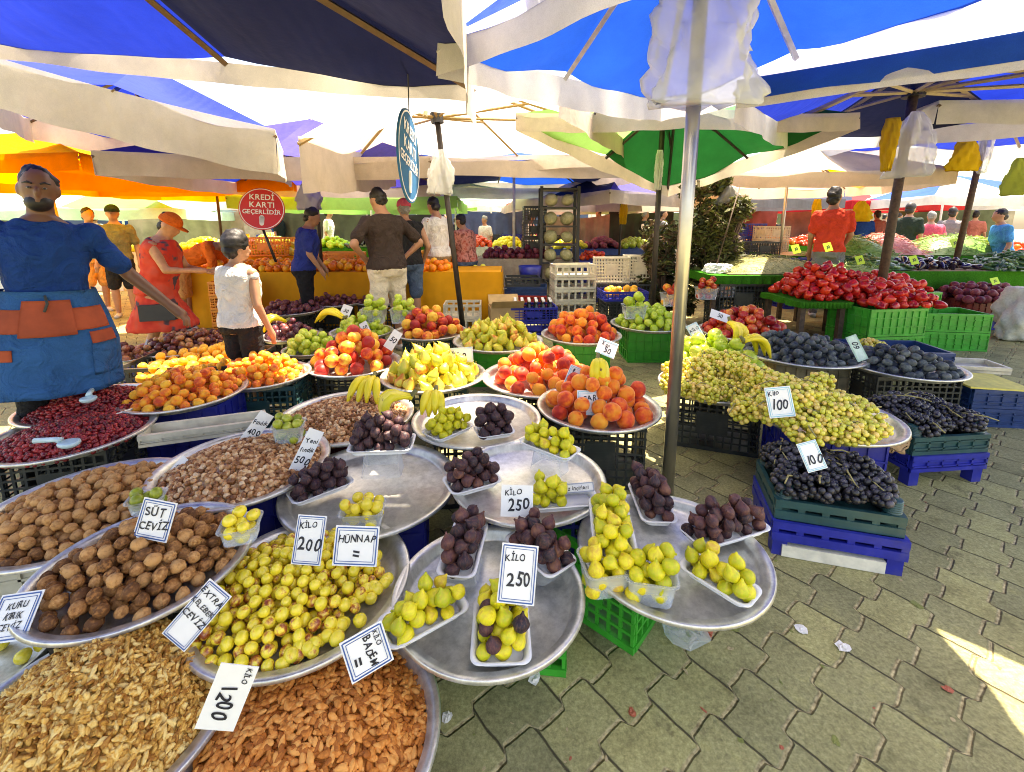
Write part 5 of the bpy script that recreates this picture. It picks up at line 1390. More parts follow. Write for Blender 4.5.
person('vendor in a navy t-shirt and a blue denim apron with rust pockets', -2.48, 2.30, 1.64, 138, .05, la=((-.17, -.03, -.24), (-.36, .06, -.44)), ra=((.15, .0, -.27), (.12, .12, -.48)),
       top=('tshirt', wrinkle('navy t-shirt', (.010, .05, .21))), bot=('trousers', 'black'), skin=SKIND, vox=.008, fat=1.02, extra=apron, fingers=True, roll=-.06, bushy=.985)
def bag(c, s, m, nm='handbag'):
    def f(e, ln, hd):
        MB().box(c, s).build(nm, m, e)
    return f
HB = mat('black and white handbag', (.03, .03, .03), .6, 0, .1)
person('boy in a white sleeveless shirt and black shorts, seen from behind', -1.88, 3.05, 1.28, 18, .04, la=((-.05, .03, -.27), (-.02, .10, -.5)), top=('tank', 'white'), bot=('shorts', 'black'), vox=.012, turn=.4, nod=.15, fat=1.12, bushy=1.22, sl=.62)
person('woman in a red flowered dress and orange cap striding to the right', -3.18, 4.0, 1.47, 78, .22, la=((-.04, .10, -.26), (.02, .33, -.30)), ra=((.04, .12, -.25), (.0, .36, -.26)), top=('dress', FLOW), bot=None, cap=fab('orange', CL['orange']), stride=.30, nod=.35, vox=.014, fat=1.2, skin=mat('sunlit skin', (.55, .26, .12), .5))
MB2 = MB().box((0, 0, 0), (.26, .10, .14)); o = MB2.build('handbag', HB); o.location = at(159, 312, 3.85); o.rotation_euler = (0, 0, .3); tag(o, 'black and white bag swinging below the red dress', 'bag')
person('person in an orange shirt bending over the left end of the table', -4.25, 5.75, 1.62, 75, 1.15, la=((-.02, .06, -.27), (0, .12, -.5)), ra=((.02, .06, -.27), (0, .12, -.5)), top=('tshirt', 'orange'), bot=('shorts', 'lorange'), hair=HAIRM)
person('passer by in a khaki top and dark shorts on the left walkway', -5.75, 6.6, 1.62, 150, 0, top=('tshirt', 'olive'), bot=('shorts', 'black'), cap=fab('dgreen', CL['dgreen']))
person('passer by in blue and orange half hidden by the vendor', -6.5, 7.0, 1.6, 120, .1, top=('tshirt', 'sky'), bot=('shorts', 'lorange'))
person('man in a blue polo and black trousers bending to the orange table', -2.52, 5.45, 1.56, 70, .18, la=((-.03, .03, -.27), (-.0, .16, -.47)), ra=((.04, .02, -.27), (.0, .14, -.48)), top=('tshirt', 'polo'), bot=('trousers', 'black'), fat=1.12, nod=.2)
person('man in a dark brown t-shirt and cream shorts with hands on hips', -1.30, 4.70, 1.73, -42, .14, la=((-.19, -.10, -.23), (-.04, .03, -.36)), ra=((.19, -.10, -.23), (.05, -.02, -.38)), top=('tshirt', 'brown'), bot=('shorts', 'cream'), fat=1.1, nod=.35, turn=-.2)
person('shopper with a pink cap, black vest and denim shorts', -1.32, 5.65, 1.66, -20, .1, ra=((.10, -.05, -.27), (.05, .05, -.45)), top=('tank', 'black'), bot=('shorts', 'denim'), cap=fab('pink', (.65, .10, .16)), fat=1.15, hair=HAIRG)
person('man in a white t-shirt and khaki shorts looking down', -1.05, 6.5, 1.74, -50, .08, la=((-.05, .06, -.27), (-.02, .22, -.42)), top=('tshirt', 'white'), bot=('shorts', 'khaki'), nod=.4)
person('shopper in a brown patterned shirt and denim shorts', -.70, 7.0, 1.52, -55, .15, la=((-.05, .1, -.25), (-.02, .3, -.30)), top=('tshirt', PLAID), bot=('shorts', 'denim'), fat=1.15, nod=.3)
person('stallholder in a red t-shirt behind the green beans', 4.55, 6.5, 1.86, 25, .03, la=((-.04, .02, -.28), (-.02, .14, -.5)), ra=((.05, .04, -.27), (.0, .18, -.44)), top=('tshirt', 'red'), bot=('trousers', 'grey'), turn=.5)
person('man in a dark shirt beyond the pink beans', 7.95, 9.2, 1.78, 60, .1, top=('tshirt', 'dgreen'), bot=('trousers', 'black'), vox=.02)
person('shopper in a pink top with pale hair', 8.8, 9.6, 1.62, 30, .05, top=('tshirt', 'pink'), bot=('trousers', 'grey'), hair=HAIRG, vox=.02, fat=1.2)
person('shopper in grey beside the pink top', 9.6, 10.0, 1.72, 60, .05, top=('tshirt', 'grey'), bot=('trousers', 'black'), vox=.02)
person('person in a sky blue shirt at the right edge', 8.25, 7.6, 1.62, -70, .2, top=('tshirt', 'sky'), bot=('trousers', 'khaki'), vox=.018, hair=HAIRM)
crowd = [(597, 14, 'grey', 'black', 'distant shopper in a grey top beyond the crates'), (641, 13, 'dgreen', 'black', 'distant shopper in dark green in the aisle'), (660, 11.5, 'grey', 'denim', 'distant shopper in grey by the green umbrella pole'), (629, 15, 'olive', 'black', 'distant shopper in olive in the aisle'),
         (529, 13, 'white', 'cream', 'distant shopper in white left of the melon rack'), (500, 14.5, 'navy', 'khaki', 'distant shopper in navy far behind the quinces'), (486, 12.5, 'white', 'denim', 'distant shopper in white behind the quinces'), (282, 13, 'dgreen', 'black', 'distant shopper in dark green behind the red sign'),
         (296, 15, 'brown', 'black', 'distant shopper in brown behind the orange table'), (330, 12, 'white', 'black', 'distant shopper in white behind the orange table'), (345, 14, 'polo', 'black', 'distant shopper in blue behind the orange table'), (222, 14, 'grey', 'black', 'distant shopper in grey above the boy'),
         (205, 16, 'white', 'navy', 'distant shopper in white left of the boy'), (186, 13, 'orange', 'khaki', 'distant shopper in orange left of the boy'), (165, 15, 'brown', 'black', 'distant shopper in brown above the orange shirt'), (100, 12, 'white', 'black', 'distant shopper in white on the walkway'),
         (135, 14, 'navy', 'black', 'distant shopper in navy on the walkway'), (770, 14, 'black', 'grey', 'distant shopper in black left of the red shirt'), (858, 12.5, 'navy', 'black', 'distant shopper in navy right of the red shirt'), (873, 13.5, 'plaid', 'black', 'distant shopper in brown plaid among the stalls'),
         (888, 12, 'black', 'black', 'distant shopper in black near the timber pole'), (967, 13, 'plaid', 'denim', 'distant shopper in plaid behind the greens'), (445, 13, 'red', 'black', 'distant shopper in red behind the khaki shorts'), (385, 15, 'sky', 'black', 'distant shopper in light blue behind the pink cap'), (700, 12, 'white', 'black', 'distant shopper in white behind the steel pole'),
         (985, 15, 'white', 'black', 'distant shopper in white far at right'), (560, 16, 'sky', 'black', 'distant shopper in light blue behind the melon rack')]
for i, (px, Y, t_, b_, lab) in enumerate(crowd):
    person(lab, (px-512)/F*Y, Y, RN.uniform(1.58, 1.8), RN.uniform(-180, 180), RN.uniform(0, .15), top=('tshirt', t_), bot=('trousers', b_), vox=.03, hair=RN.choice((HAIRM, HAIRM, HAIRG)), shoes=None)

# ------------------------------------------------------------------ tables, crates and heaps behind
def bed(kind, c, hx, hy, yaw, hmax, r, n, label, cat, group, seed=3, power=4, cull=True, rotup=1.2, nstuff=0):
    M = Matrix.Translation(c)@Matrix.Rotation(yaw, 4, 'Z')
    dom = lambda q: (q.uniform(-hx+r*.5, hx-r*.5), q.uniform(-hy+r*.5, hy-r*.5))
    zm = lambda x, y: 1.8*r+hmax*max(0, (1-abs(x/hx)**power)*(1-abs(y/hy)**2))
    W = [M@Vector(p) for p in pile(dom, 1, zm, n, r, seed, tries=14)]
    ids = visible([tuple(p) for p in W], r, VIEWS) if cull else range(len(W))
    for i in ids: put(kind, W[i], r, label, cat, group, rrot(rotup))
def mass(kind, c, hx, hy, yaw, hmax, L, n, nind, label, cat, group, slabel, sname, seed=3, lay=.25):
    """a heap of thin things lying every way: the ones largest in view objects, the rest one heap"""
    R_ = random.Random(seed); M = Matrix.Translation(c)@Matrix.Rotation(yaw, 4, 'Z'); V = KIND[kind]
    pr = lambda x, y: hmax*max(0, (1-abs(x/hx)**2.5)*(1-abs(y/hy)**2))
    pts = []
    for i in range(n):
        x, y = R_.uniform(-hx, hx), R_.uniform(-hy, hy)
        p = M@Vector((x, y, pr(x, y)+L*lay*R_.random()+.01))
        pts.append((p, Euler((R_.gauss(0, .3), R_.gauss(-.0, .3), R_.random()*6.28)), L*.5*R_.uniform(.8, 1.15)))
    pts.sort(key=lambda q: (q[0]-CAM).length-q[0].z*1.5)
    for p, e, s in pts[:nind]: tag(link(kind if kind != 'olive_pod' else 'okra_pod', V[R_.randrange(len(V))], None, p, e, s), label, cat, group)
    mb = MB(); G = 14; vs = []; fs = []
    for i in range(G+1):
        for j in range(G+1):
            x, y = -hx+2*hx*i/G, -hy+2*hy*j/G; vs.append(M@Vector((x, y, pr(x, y))))
    for i in range(G):
        for j in range(G): fs.append((i*(G+1)+j, (i+1)*(G+1)+j, (i+1)*(G+1)+j+1, i*(G+1)+j+1))
    mb.add(vs, fs)
    for p, e, s in pts[nind:]:
        me = V[R_.randrange(len(V))]; T_ = Matrix.Translation(p)@e.to_matrix().to_4x4()@Matrix.Diagonal((s, s, s, 1))
        mb.add([T_@v.co for v in me.vertices], [tuple(q.vertices) for q in me.polygons])
    sc_ = L*.5; mb.v = [(v[0]/sc_, v[1]/sc_, v[2]/sc_) for v in mb.v]
    o = mb.build(sname, V[0].materials[0], None, True); o.scale = (sc_,)*3
    o['kind'] = 'stuff'; o['label'] = slabel; o['category'] = cat
def table(label, x0, x1, y0, y1, z, topm, drape=None, dm=None, yaw=0, legs=True):
    e = empty('market_table', ((x0+x1)/2, (y0+y1)/2, 0), yaw, label, 'table', 'market tables'); hx, hy = (x1-x0)/2, (y1-y0)/2
    MB().box((0, 0, z-.02), (2*hx, 2*hy, .04)).build('tabletop', topm, e)
    if legs:
        for a in (-1, 1):
            for b in (-1, 1): MB().box((a*(hx-.05), b*(hy-.05), (z-.04)/2), (.05, .05, z-.04)).build('leg', WOODP, e)
    if drape:
        n = 90; mb = MB(); vs = []; fs = []
        loop = [(-hx+2*hx*i/n, -hy) for i in range(n+1)]
        loop = [(-hx, hy-2*hy*i/20) for i in range(20)]+loop+[(hx, -hy+2*hy*i/20) for i in range(1, 21)]
        for i, (x, y) in enumerate(loop):
            for j in range(7):
                q = j/6; w = .02+.035*q*(math.sin(i*.9)+.5*math.sin(i*2.3+1))*.6
                sx = -1 if x <= -hx+1e-6 else (1 if x >= hx-1e-6 else 0); sy = -1 if y <= -hy+1e-6 else 0
                vs.append((x+sx*w, y+sy*w, z+.004-drape*q))
        for i in range(len(loop)-1):
            for j in range(6): k = i*7+j; fs.append((k, k+1, k+8, k+7))
        mb.add(vs, fs); mb.build('cloth', dm, e, True)
    return e
OCL = mat('orange table cloth', (.80, .36, .02), .8, 0, .1, 3, .2, spec=.15, trans=.15); FELT = mat('green felt', (.035, .17, .015), .95, 0, .2, 60, .4, spec=.05); PLY = mat('plywood', (.40, .27, .13), .7, 0, .15, 12, .1)
table('long table covered with an orange cloth behind the plums', -4.55, -.15, 5.85, 6.75, .74, OCL, .74, OCL)
bed('orange', Vector((-2.6, 6.25, .745)), 1.75, .40, 0, .15, .048, 260, 'orange fruit on the long orange cloth', 'orange', 'oranges on the orange table', 5)
bed('lemon', Vector((-3.9, 7.3, .9)), .7, .4, 0, .2, .06, 80, 'yellow fruit heaped behind the orange table', 'lemon', 'yellow fruit behind the orange table', 6)
table('table of yellow fruit behind the orange one', -4.9, -2.9, 6.9, 7.8, .88, PLY, .6, OCL)
for i, (px, Y, z, w_, h_, lab) in enumerate([(272, 7.0, .88, .6, .28, 'orange crate on the rear table behind the boy'), (341, 6.55, .80, .6, .16, 'orange crate at the back of the orange table')]):
    p = at(px, 250, Y); crate(lab, (p.x, Y, z), (w_, .4, h_), 0, CO, 'slat')
for q in range(4): crate(['lowest', 'second', 'third', 'topmost'][q]+' orange crate in the stack left of the boy', (-3.45, 5.5, .002+q*.17), (.40, .34, .165), .2, CO, 'slat')
table('table behind the shopper in the brown patterned shirt', -.6, 1.0, 7.6, 8.5, .78, PLY, .6, mat('beige cloth', (.40, .33, .24), .9))
bed('beet', Vector((.1, 8.0, .785)), .6, .35, 0, .14, .05, 90, 'dark red onion on the table behind the patterned shirt', 'onion', 'dark red onions on the far table', 8)
table('orange covered table behind the khaki shorts', -1.9, -.75, 7.4, 8.2, .72, OCL, .72, OCL)
bed('apricot', Vector((-1.3, 7.75, .725)), .5, .32, 0, .12, .045, 90, 'pale orange fruit on the table behind the khaki shorts', 'apricot', 'fruit behind the khaki shorts', 9)
# crates in the middle
for q in range(5): crate(['lowest', 'second', 'third', 'fourth', 'topmost'][q]+' cream crate in the tall stack behind the red peaches', (.83, 6.15, .002+q*.165), (.56, .40, .16), .10, CW, 'window')
crate('red crate in the middle stack, lower one', (.20, 6.6, .002), (.62, .42, .17), -.05, CR, 'slat'); crate('red crate in the middle stack, upper one', (.20, 6.6, .175), (.62, .42, .17), -.05, CR, 'slat')
crate('teal crate lying on the red crates', (.21, 6.6, .348), (.6, .4, .12), -.08, CN, 'rib'); crate('black crate on top of the teal one', (.15, 6.6, .472), (.5, .38, .13), .05, CK, 'window')
MBt = MB().lathe([(0, 0), (.15, 0), (.18, .22), (.165, .22), (.14, .012), (0, .012)], 24); o = MBt.build('plastic_tub', CB, None, True); o.location = (.28, 7.0, .5); tag(o, 'dark blue plastic tub behind the black crate', 'tub')
crate('black crate under the blue tub', (.28, 7.0, .002), (.5, .4, .49), 0, CK, 'slat')
crate('blue crate full of bottles, lower one', (.26, 5.62, .002), (.58, .40, .17), .08, CB, 'slat'); crate('blue crate full of bottles, upper one', (.26, 5.62, .175), (.58, .40, .17), .08, CB, 'slat')
BOT = MB().lathe([(0, 0), (.03, 0), (.032, .12), (.018, .17), (.013, .20), (.016, .21), (0, .212)], 12).mesh('bottle', [mat('dark bottle glass', (.02, .025, .03), .15)], True); LID = MB().lathe([(0, .205), (.019, .205), (.019, .225), (0, .225)], 12).mesh('lid', [WHT], True)
for i in range(24):
    b = link('bottle', BOT, None, (.26-.22+.088*(i % 6), 5.5+.08*(i//6), .20)); tag(b, 'dark bottle with a white cap in the blue crate', 'bottle', 'bottles in the blue crate'); link('lid', LID, b)
KB = mat('cardboard', (.47, .31, .14), .8, 0, .1, 10, .05)
e = empty('cardboard_box', (-.08, 5.55, .17), .15, 'open cardboard box on a blue crate by the black pole', 'box')
b = MB(); b.box((0, -.16, .09), (.40, .006, .18)); b.box((0, .16, .09), (.40, .006, .18)); b.box((-.2, 0, .09), (.006, .32, .18)); b.box((.2, 0, .09), (.006, .32, .18)); b.box((0, 0, .003), (.39, .31, .006)); b.build('carton', KB, e)
for s, r_ in ((-1, .7), (1, -.6)): b = MB().box((0, s*.08, 0), (.39, .16, .005), Matrix.Translation((0, s*.16, .18))@Matrix.Rotation(s*.7, 4, 'X')); b.build('flap', KB, e)
crate('blue crate under the cardboard box', (-.08, 5.55, .002), (.44, .36, .165), .15, CB, 'slat')
crate('cream crate beside the black pole', (-.62, 5.6, .002), (.46, .36, .20), .05, CW, 'window'); crate('upper cream crate beside the black pole', (-.62, 5.6, .205), (.46, .36, .18), .05, CW, 'window')
crate('black crate under the blue crate of apricots', (1.42, 5.75, .002), (.50, .36, .40), .06, CK, 'slat'); crate('blue crate of apricots before the cream boxes', (1.42, 5.75, .405), (.56, .40, .12), .06, CB, 'slat')
bed('apricot', Vector((1.42, 5.75, .44)), .22, .15, .06, .08, .045, 24, 'apricot in the blue crate before the cream boxes', 'apricot', 'apricots in the blue crate')
crate('cream slatted box standing on edge behind the blue crate', (1.38, 6.25, .55), (.50, .12, .36), .04, CW, 'slat'); crate('second cream slatted box standing on edge', (1.80, 6.35, .55), (.46, .12, .38), -.1, CW, 'slat')
crate('tall dark crate under the slatted boxes', (1.55, 6.35, .002), (.9, .4, .54), 0, CK, 'slat')
crate('dark blue tub like crate left of the bush', (2.05, 6.7, .002), (.42, .36, .40), 0, CN, 'rib')
# melon rack
e = empty('display_rack', (.78, 7.7, 0), .0, 'tall black rack of melons behind the cream crates', 'rack')
for a in (-1, 1):
    for b_ in (-1, 1): MB().box((a*.30, b_*.22, .98), (.05, .05, 1.96)).build('post', BLACKP, e)
for k in range(6): MB().box((0, 0, .42+k*.30), (.62, .46, .03)).build('shelf', BLACKP, e)
KIND['melon'] = variants(lambda r: ball(r, 16, 12, .03, (1, 1, 1.1)), [fruit('pale melon rind', [(.3, (.34, .33, .15)), (.55, (.52, .48, .26)), (.8, (.62, .58, .36))], .5, .3, 2.5, 4, .2, 20, .4)], 2)
for k in range(5):
    for a in (-.14, .13): put('melon', (.78+a, 7.58, .435+k*.30+.115), .105, 'pale round melon on the tall black rack', 'melon', 'melons on the rack', rrot(1))
# second rack
for k in range(6): crate('black crate in the leaning stack behind the red crates, number from the ground up: '+['first', 'second', 'third', 'fourth', 'fifth', 'sixth'][k], (.35+.01*k, 8.2, .002+k*.28), (.40, .40, .27), .05, CK, 'slat')
# dark and blue boxes in the middle distance
k = 0
for (px, Y, n, m, w_, h_, nm) in [(617, 8.2, 3, CK, .6, .26, 'black crate in the stack behind the apricot crate'), (640, 8.3, 3, CW, .5, .26, 'cream crate in the stack left of the green umbrella pole'), (592, 8.0, 3, CB, .5, .24, 'blue crate in the stack behind the tall cream one'), (757, 8.0, 4, CK, .55, .26, 'black crate in the stack right of the bush'),
                                  (768, 8.8, 5, CW, .5, .26, 'cream crate in the farther stack right of the bush'), (748, 9.2, 5, CB, .4, .27, 'blue crate in the far stack right of the bush'), (795, 7.4, 3, CB, .5, .27, 'dark blue crate left of the red shirted man'), (812, 7.5, 3, CB, .45, .27, 'dark blue crate right behind the red shirted man')]:
    for q in range(n):
        crate(['lowest ', 'second ', 'third ', 'fourth ', 'fifth '][q]+nm, ((px-512)/F*Y*1.0, Y, .002+q*(h_+.005)), (w_, .4, h_), RN.uniform(-.1, .1), m, 'slat')
bed('tomato', Vector(((592-512)/F*8.0, 8.0, .745)), .22, .17, 0, .08, .045, 24, 'tomato on the blue crates behind the tall cream stack', 'tomato', 'tomatoes on the blue crates')

# bush
def leafcloud(n, fn, size, mats, name, parent, seed=1):
    R_ = random.Random(seed); vs = []; fs = []; mi = []
    for i in range(n):
        p, s = fn(R_); s *= size*R_.uniform(.6, 1.3)
        M = Euler((R_.uniform(-1.2, 1.2), R_.uniform(-1.2, 1.2), R_.random()*6.28)).to_matrix()
        k = len(vs)
        for a, b_ in ((-.18, 0), (.0, -1), (.18, 0), (0, 1)): vs.append(tuple(Vector(p)+M@Vector((a*s*2, b_*s, .15*s*(a*a)*20))))
        fs.append((k, k+1, k+2, k+3)); mi.append(R_.randrange(len(mats)))
    mb = MB(); mb.v = vs; mb.f = fs; mb.m = mi
    return mb.build(name, mats, parent)
L1 = mat('dusty dark leaf', (.045, .055, .018), .7, 0, .3, 40, 0, .2); L2 = mat('olive leaf', (.13, .14, .035), .7, 0, .3, 40, 0, .2); L3 = mat('dry brown leaf', (.10, .065, .032), .8, 0, .3, 40, 0, .15)
def bush(label, c, rx, ry, h, n, seed, mats):
    e = empty('bush', c, 0, label, 'bush', 'bushes between the stalls')
    cl = [(Vector((RN.uniform(-.6, .6)*rx, RN.uniform(-.6, .6)*ry, RN.uniform(.12, .95)*h)), RN.uniform(.18, .42)*rx) for _ in range(26)]
    def fn(R_):
        q, r = R_.choice(cl)
        d = Vector((R_.gauss(0, 1), R_.gauss(0, 1), R_.gauss(0, 1))).normalized()*r*R_.uniform(.4, 1.1)
        return q+d, 1
    leafcloud(n, fn, .055, mats, 'foliage', e, seed)
    q = MB()
    for i in range(9): a = RN.random()*6.28; q.tube([(0, 0, 0), (.2*rx*math.cos(a), .2*ry*math.sin(a), h*.35), (.6*rx*math.cos(a), .6*ry*math.sin(a), h*RN.uniform(.7, .95))], [.035, .022, .008], 6)
    q.build('trunk', WOODP, e, True)
bush('dense dusty conifer bush between the fruit and the pepper stall', (2.78, 6.2, 0), .60, .5, 2.1, 11000, 4, [L1, L2, L2, L2, L3])
bush('low brown dry bush left behind the steel pole', (2.15, 6.3, 0), .46, .4, 1.35, 4200, 5, [L3, L1, L3, L2])
o = MB().tube([(0, 0, 0), (.32, .1, 1.25)], .008, 8).build('broom_handle', WOODP, None, True); o.location = (2.48, 5.6, .55); tag(o, 'thin pale stick leaning in front of the bush', 'stick')

# right hand vegetable stalls
table('green felt table of olive pods right of the bush', 2.35, 3.95, 5.25, 6.5, .76, FELT, .10, FELT)
mass('olive_pod', Vector((3.30, 5.85, .77)), .72, .52, 0, .16, .085, 520, 180, 'short olive pod on the green felt table', 'okra', 'pods on the green felt table', 'heap of short olive pods on the green felt table', 'okra_heap', 4)
crate('black crate under the green felt table, left', (2.75, 5.45, .30), (.6, .4, .36), 0, CK, 'slat'); crate('black crate under the green felt table, lower left', (2.75, 5.45, .002), (.6, .4, .29), 0, CK, 'slat')
sheet_bag('carrier_bag', 'clear white bag lying on the left corner of the felt table', 'bag', (2.55, 5.55, .87), .32, .10, .24, wb, 41, G5, pin=.8)
table('wooden table of red peppers with green cloth edge', 2.9, 3.4, 4.45, 5.15, .58, FELT, .06, FELT)
for i in range(2): crate('green crate carrying the peppers at the timber pole, '+('lower', 'upper')[i], (3.72, 4.52, .002+i*.275), (.62, .5, .27), .12, CG, 'rib')
for i in range(2): crate('green crate carrying the peppers farther back, '+('lower', 'upper')[i], (4.52, 5.35, .002+i*.30), (.62, .7, .295), .12, CG, 'rib')
bed('red_pepper', Vector((3.38, 4.85, .585)), .42, .34, .05, .30, .046, 290, 'shiny red pepper on the wooden table', 'pepper', 'red peppers on the table', 11, 3)
bed('red_pepper', Vector((3.92, 4.75, .53)), .40, .42, .12, .17, .046, 150, 'shiny red pepper over the green crates', 'pepper', 'red peppers over the green crates', 12, 3)
bed('red_pepper', Vector((4.50, 5.45, .575)), .34, .40, .12, .15, .046, 90, 'shiny red pepper in the rear green crate', 'pepper', 'red peppers in the rear green crate', 13, 3)
for i in range(2): crate('empty green crate beside the walkway, '+('lower', 'upper')[i], (4.83, 4.95, .002+i*.205), (.64, .44, .20), -.14, CG, 'rib')
crate('blue crate under the dark red roots', (6.30, 5.95, .002), (.6, .5, .14), -.1, CB, 'rib'); crate('dark red crate heaped with dark red roots', (6.30, 5.95, .145), (.85, .6, .24), -.1, CD, 'rib')
bed('beet', Vector((6.30, 5.95, .37)), .52, .40, -.1, .14, .05, 120, 'dark red root in the dark red crate', 'beet', 'dark red roots', 14, 3)
sheet_bag('sack', 'white sack slumped at the right edge beside the dark red crate', 'sack', (6.05, 5.2, .62), .5, .6, .5, mat('woven white sack', (.66, .64, .55), .8, 0, .1, 50, .3), 44, pin=.4)
table('long vegetable table on the right, front row', 4.95, 9.6, 6.35, 7.5, .70, PLY, .3, FELT)
table('long vegetable table on the right, back row', 4.6, 10.5, 7.55, 8.7, .84, PLY, .3, FELT)
bed('eggplant', Vector((6.25, 6.85, .71)), .55, .4, 0, .16, .055, 60, 'dark shining eggplant beyond the peppers', 'eggplant', 'eggplants', 15, 3)
mass('cucumber', Vector((7.6, 6.7, .71)), .75, .45, 0, .20, .17, 190, 110, 'green cucumber on the front row at the right edge', 'cucumber', 'cucumbers at the right', 'heap of green cucumbers at the right edge', 'cucumber_heap', 6)
mass('cucumber', Vector((5.35, 6.75, .71)), .42, .35, 0, .14, .16, 90, 60, 'pale zucchini behind the timber pole', 'zucchini', 'zucchini behind the timber pole', 'heap of pale zucchini behind the timber pole', 'zucchini_heap', 7)
mass('green_bean', Vector((5.55, 7.45, .80)), .62, .5, 0, .34, .16, 420, 160, 'long green bean in the heap behind the red peppers', 'green bean', 'green beans behind the peppers', 'heap of long green beans behind the red peppers', 'green_bean_heap', 8)
mass('pink_bean', Vector((6.6, 8.05, .85)), .48, .45, 0, .32, .15, 300, 140, 'pink bean pod in the heap beside the green beans', 'bean', 'pink bean pods', 'heap of pink bean pods', 'pink_bean_heap', 9)
mass('green_bean', Vector((7.8, 8.1, .85)), .7, .5, 0, .30, .15, 320, 120, 'green bean in the heap before the pink topped shopper', 'green bean', 'green beans before the pink top', 'heap of green beans before the shopper in pink', 'green_bean_heap', 10)
bed('eggplant', Vector((8.3, 7.2, .72)), .5, .3, 0, .12, .055, 40, 'dark eggplant on the front row at the right', 'eggplant', 'eggplants at the right edge', 16, 3)
mass('green_bean', Vector((4.55, 5.95, .60)), .55, .35, .1, .22, .15, 260, 100, 'thin green bean between peppers and the red shirted man', 'green bean', 'green beans before the red shirt', 'heap of thin green beans before the red shirted man', 'green_bean_heap', 11)
table('small plywood table of green beans behind the peppers', 3.98, 5.15, 5.6, 6.3, .60, PLY)
bed('tomato', Vector((9.3, 7.9, .85)), .5, .4, 0, .2, .06, 60, 'tomato in the heap at the right edge', 'tomato', 'tomatoes at the right edge', 17, 3)

# ------------------------------------------------------------------ far stalls
farst = [(-9.5, 9.2, 3.0, 'white'), (-6.6, 10.5, 2.6, 'orange'), (-3.6, 10.8, 2.6, 'green'), (-.9, 11.5, 2.4, 'white'), (2.2, 10.6, 2.4, 'blue'), (5.0, 11.5, 2.6, 'white'), (8.2, 12.2, 2.8, 'green'), (11.5, 11.5, 2.8, 'orange'),
         (-12.0, 14.0, 3.2, 'blue'), (-7.5, 15.5, 3.0, 'green'), (-3.0, 16.0, 3.0, 'orange'), (1.5, 17.0, 3.0, 'white'), (6.0, 17.0, 3.0, 'blue'), (10.5, 17.5, 3.0, 'green'), (15.0, 16.5, 3.2, 'white')]
FC = {'white': mat('white cloth far', (.68, .66, .6), .9), 'orange': OCL, 'green': FELT, 'blue': mat('blue cloth far', (.04, .09, .3), .9)}
KK = ['orange', 'tomato', 'lemon', 'beet', 'apple', 'eggplant']
for i, (x, y, w_, cl) in enumerate(farst):
    table(['first', 'second', 'third', 'fourth', 'fifth', 'sixth', 'seventh', 'eighth', 'ninth', 'tenth', 'eleventh', 'twelfth', 'thirteenth', 'fourteenth', 'fifteenth'][i]+' of the far stall tables, '+cl+' cloth', x-w_/2, x+w_/2, y, y+1.0, .78, FC[cl], .78, FC[cl])
    R_ = random.Random(i)
    for j in range(3):
        kd = KK[(i*2+j) % 6]; V = KIND[kd]; mb = MB(); cx_ = x-w_/2+w_*(j+.5)/3
        for _ in range(70):
            a, b_ = R_.uniform(-1, 1), R_.uniform(-1, 1); T_ = Matrix.Translation((cx_+a*w_*.15, y+.5+b_*.4, .80+.18*max(0, 1-a*a)*(1-b_*b_)+.05*R_.random()))@Euler((R_.random()*3, R_.random()*3, 0)).to_matrix().to_4x4()@Matrix.Scale(.07, 4)
            me = V[0]; mb.add([T_@v.co for v in me.vertices], [tuple(q.vertices) for q in me.polygons])
        o = mb.build('produce_heap', V[0].materials[0], None, True); o['kind'] = 'stuff'; o['label'] = 'far heap of produce on a stall table'; o['category'] = 'produce'
    for j in range(4):
        hgt = R_.randint(1, 4)
        for q in range(hgt):
            crate(['lowest', 'second', 'third', 'fourth'][q]+' crate in pile '+str(j+1)+' behind far stall '+str(i+1), (x-w_/2+w_*(j+.5)/4, y+1.35, .002+q*.27), (.52, .38, .265), R_.uniform(-.1, .1), R_.choice([CK, CB, CW, CR, CG]), 'slat')

FU = [(-22, 24, [WHITE, AQUA]), (-15, 22, [TAN, WHITE]), (-9.5, 21, [WHITE, BLUE]), (-5, 24, [LIME, WHITE]), (-1, 22, [WHITE, TAN]), (4, 23, [WHITE, RED]), (8.5, 25, [AQUA, WHITE]), (13, 22, [WHITE, BLUE]), (18, 23, [TAN, RED]), (23, 25, [WHITE, LIME]), (-18, 33, [WHITE]), (-8, 34, [WHITE, TAN]), (1, 33, [AQUA, WHITE]), (11, 34, [WHITE, BLUE]), (21, 35, [WHITE, RED])]
for i, (x, y, cs) in enumerate(FU):
    umbrella('small far umbrella of '+'/'.join(m.name.replace(' canvas', '') for m in cs)+' panels, '+['', 'second ', 'third ', 'fourth ', 'fifth ', 'sixth ', 'seventh ', 'eighth ', 'ninth ', 'tenth ', 'eleventh ', 'twelfth ', 'thirteenth ', 'fourteenth ', 'fifteenth '][i]+'at the end of the square', rect((x, y), 2.4, 2.2, .2*i, 2.35), (x, y, 3.1), cs, cs[0], (x, y, 0), (x, y, 3.1), .03, PALEM, BRONZE, seed=80+i, drop=.3, ribs=False)
    table('low far table under the '+['first', 'second', 'third', 'fourth', 'fifth', 'sixth', 'seventh', 'eighth', 'ninth', 'tenth', 'eleventh', 'twelfth', 'thirteenth', 'fourteenth', 'fifteenth'][i]+' umbrella at the end of the square', x-2, x+2, y-.5, y+.5, .9, FC[['white', 'orange', 'blue', 'green'][i % 4]], .9, FC[['white', 'orange', 'blue', 'green'][i % 4]], legs=False)
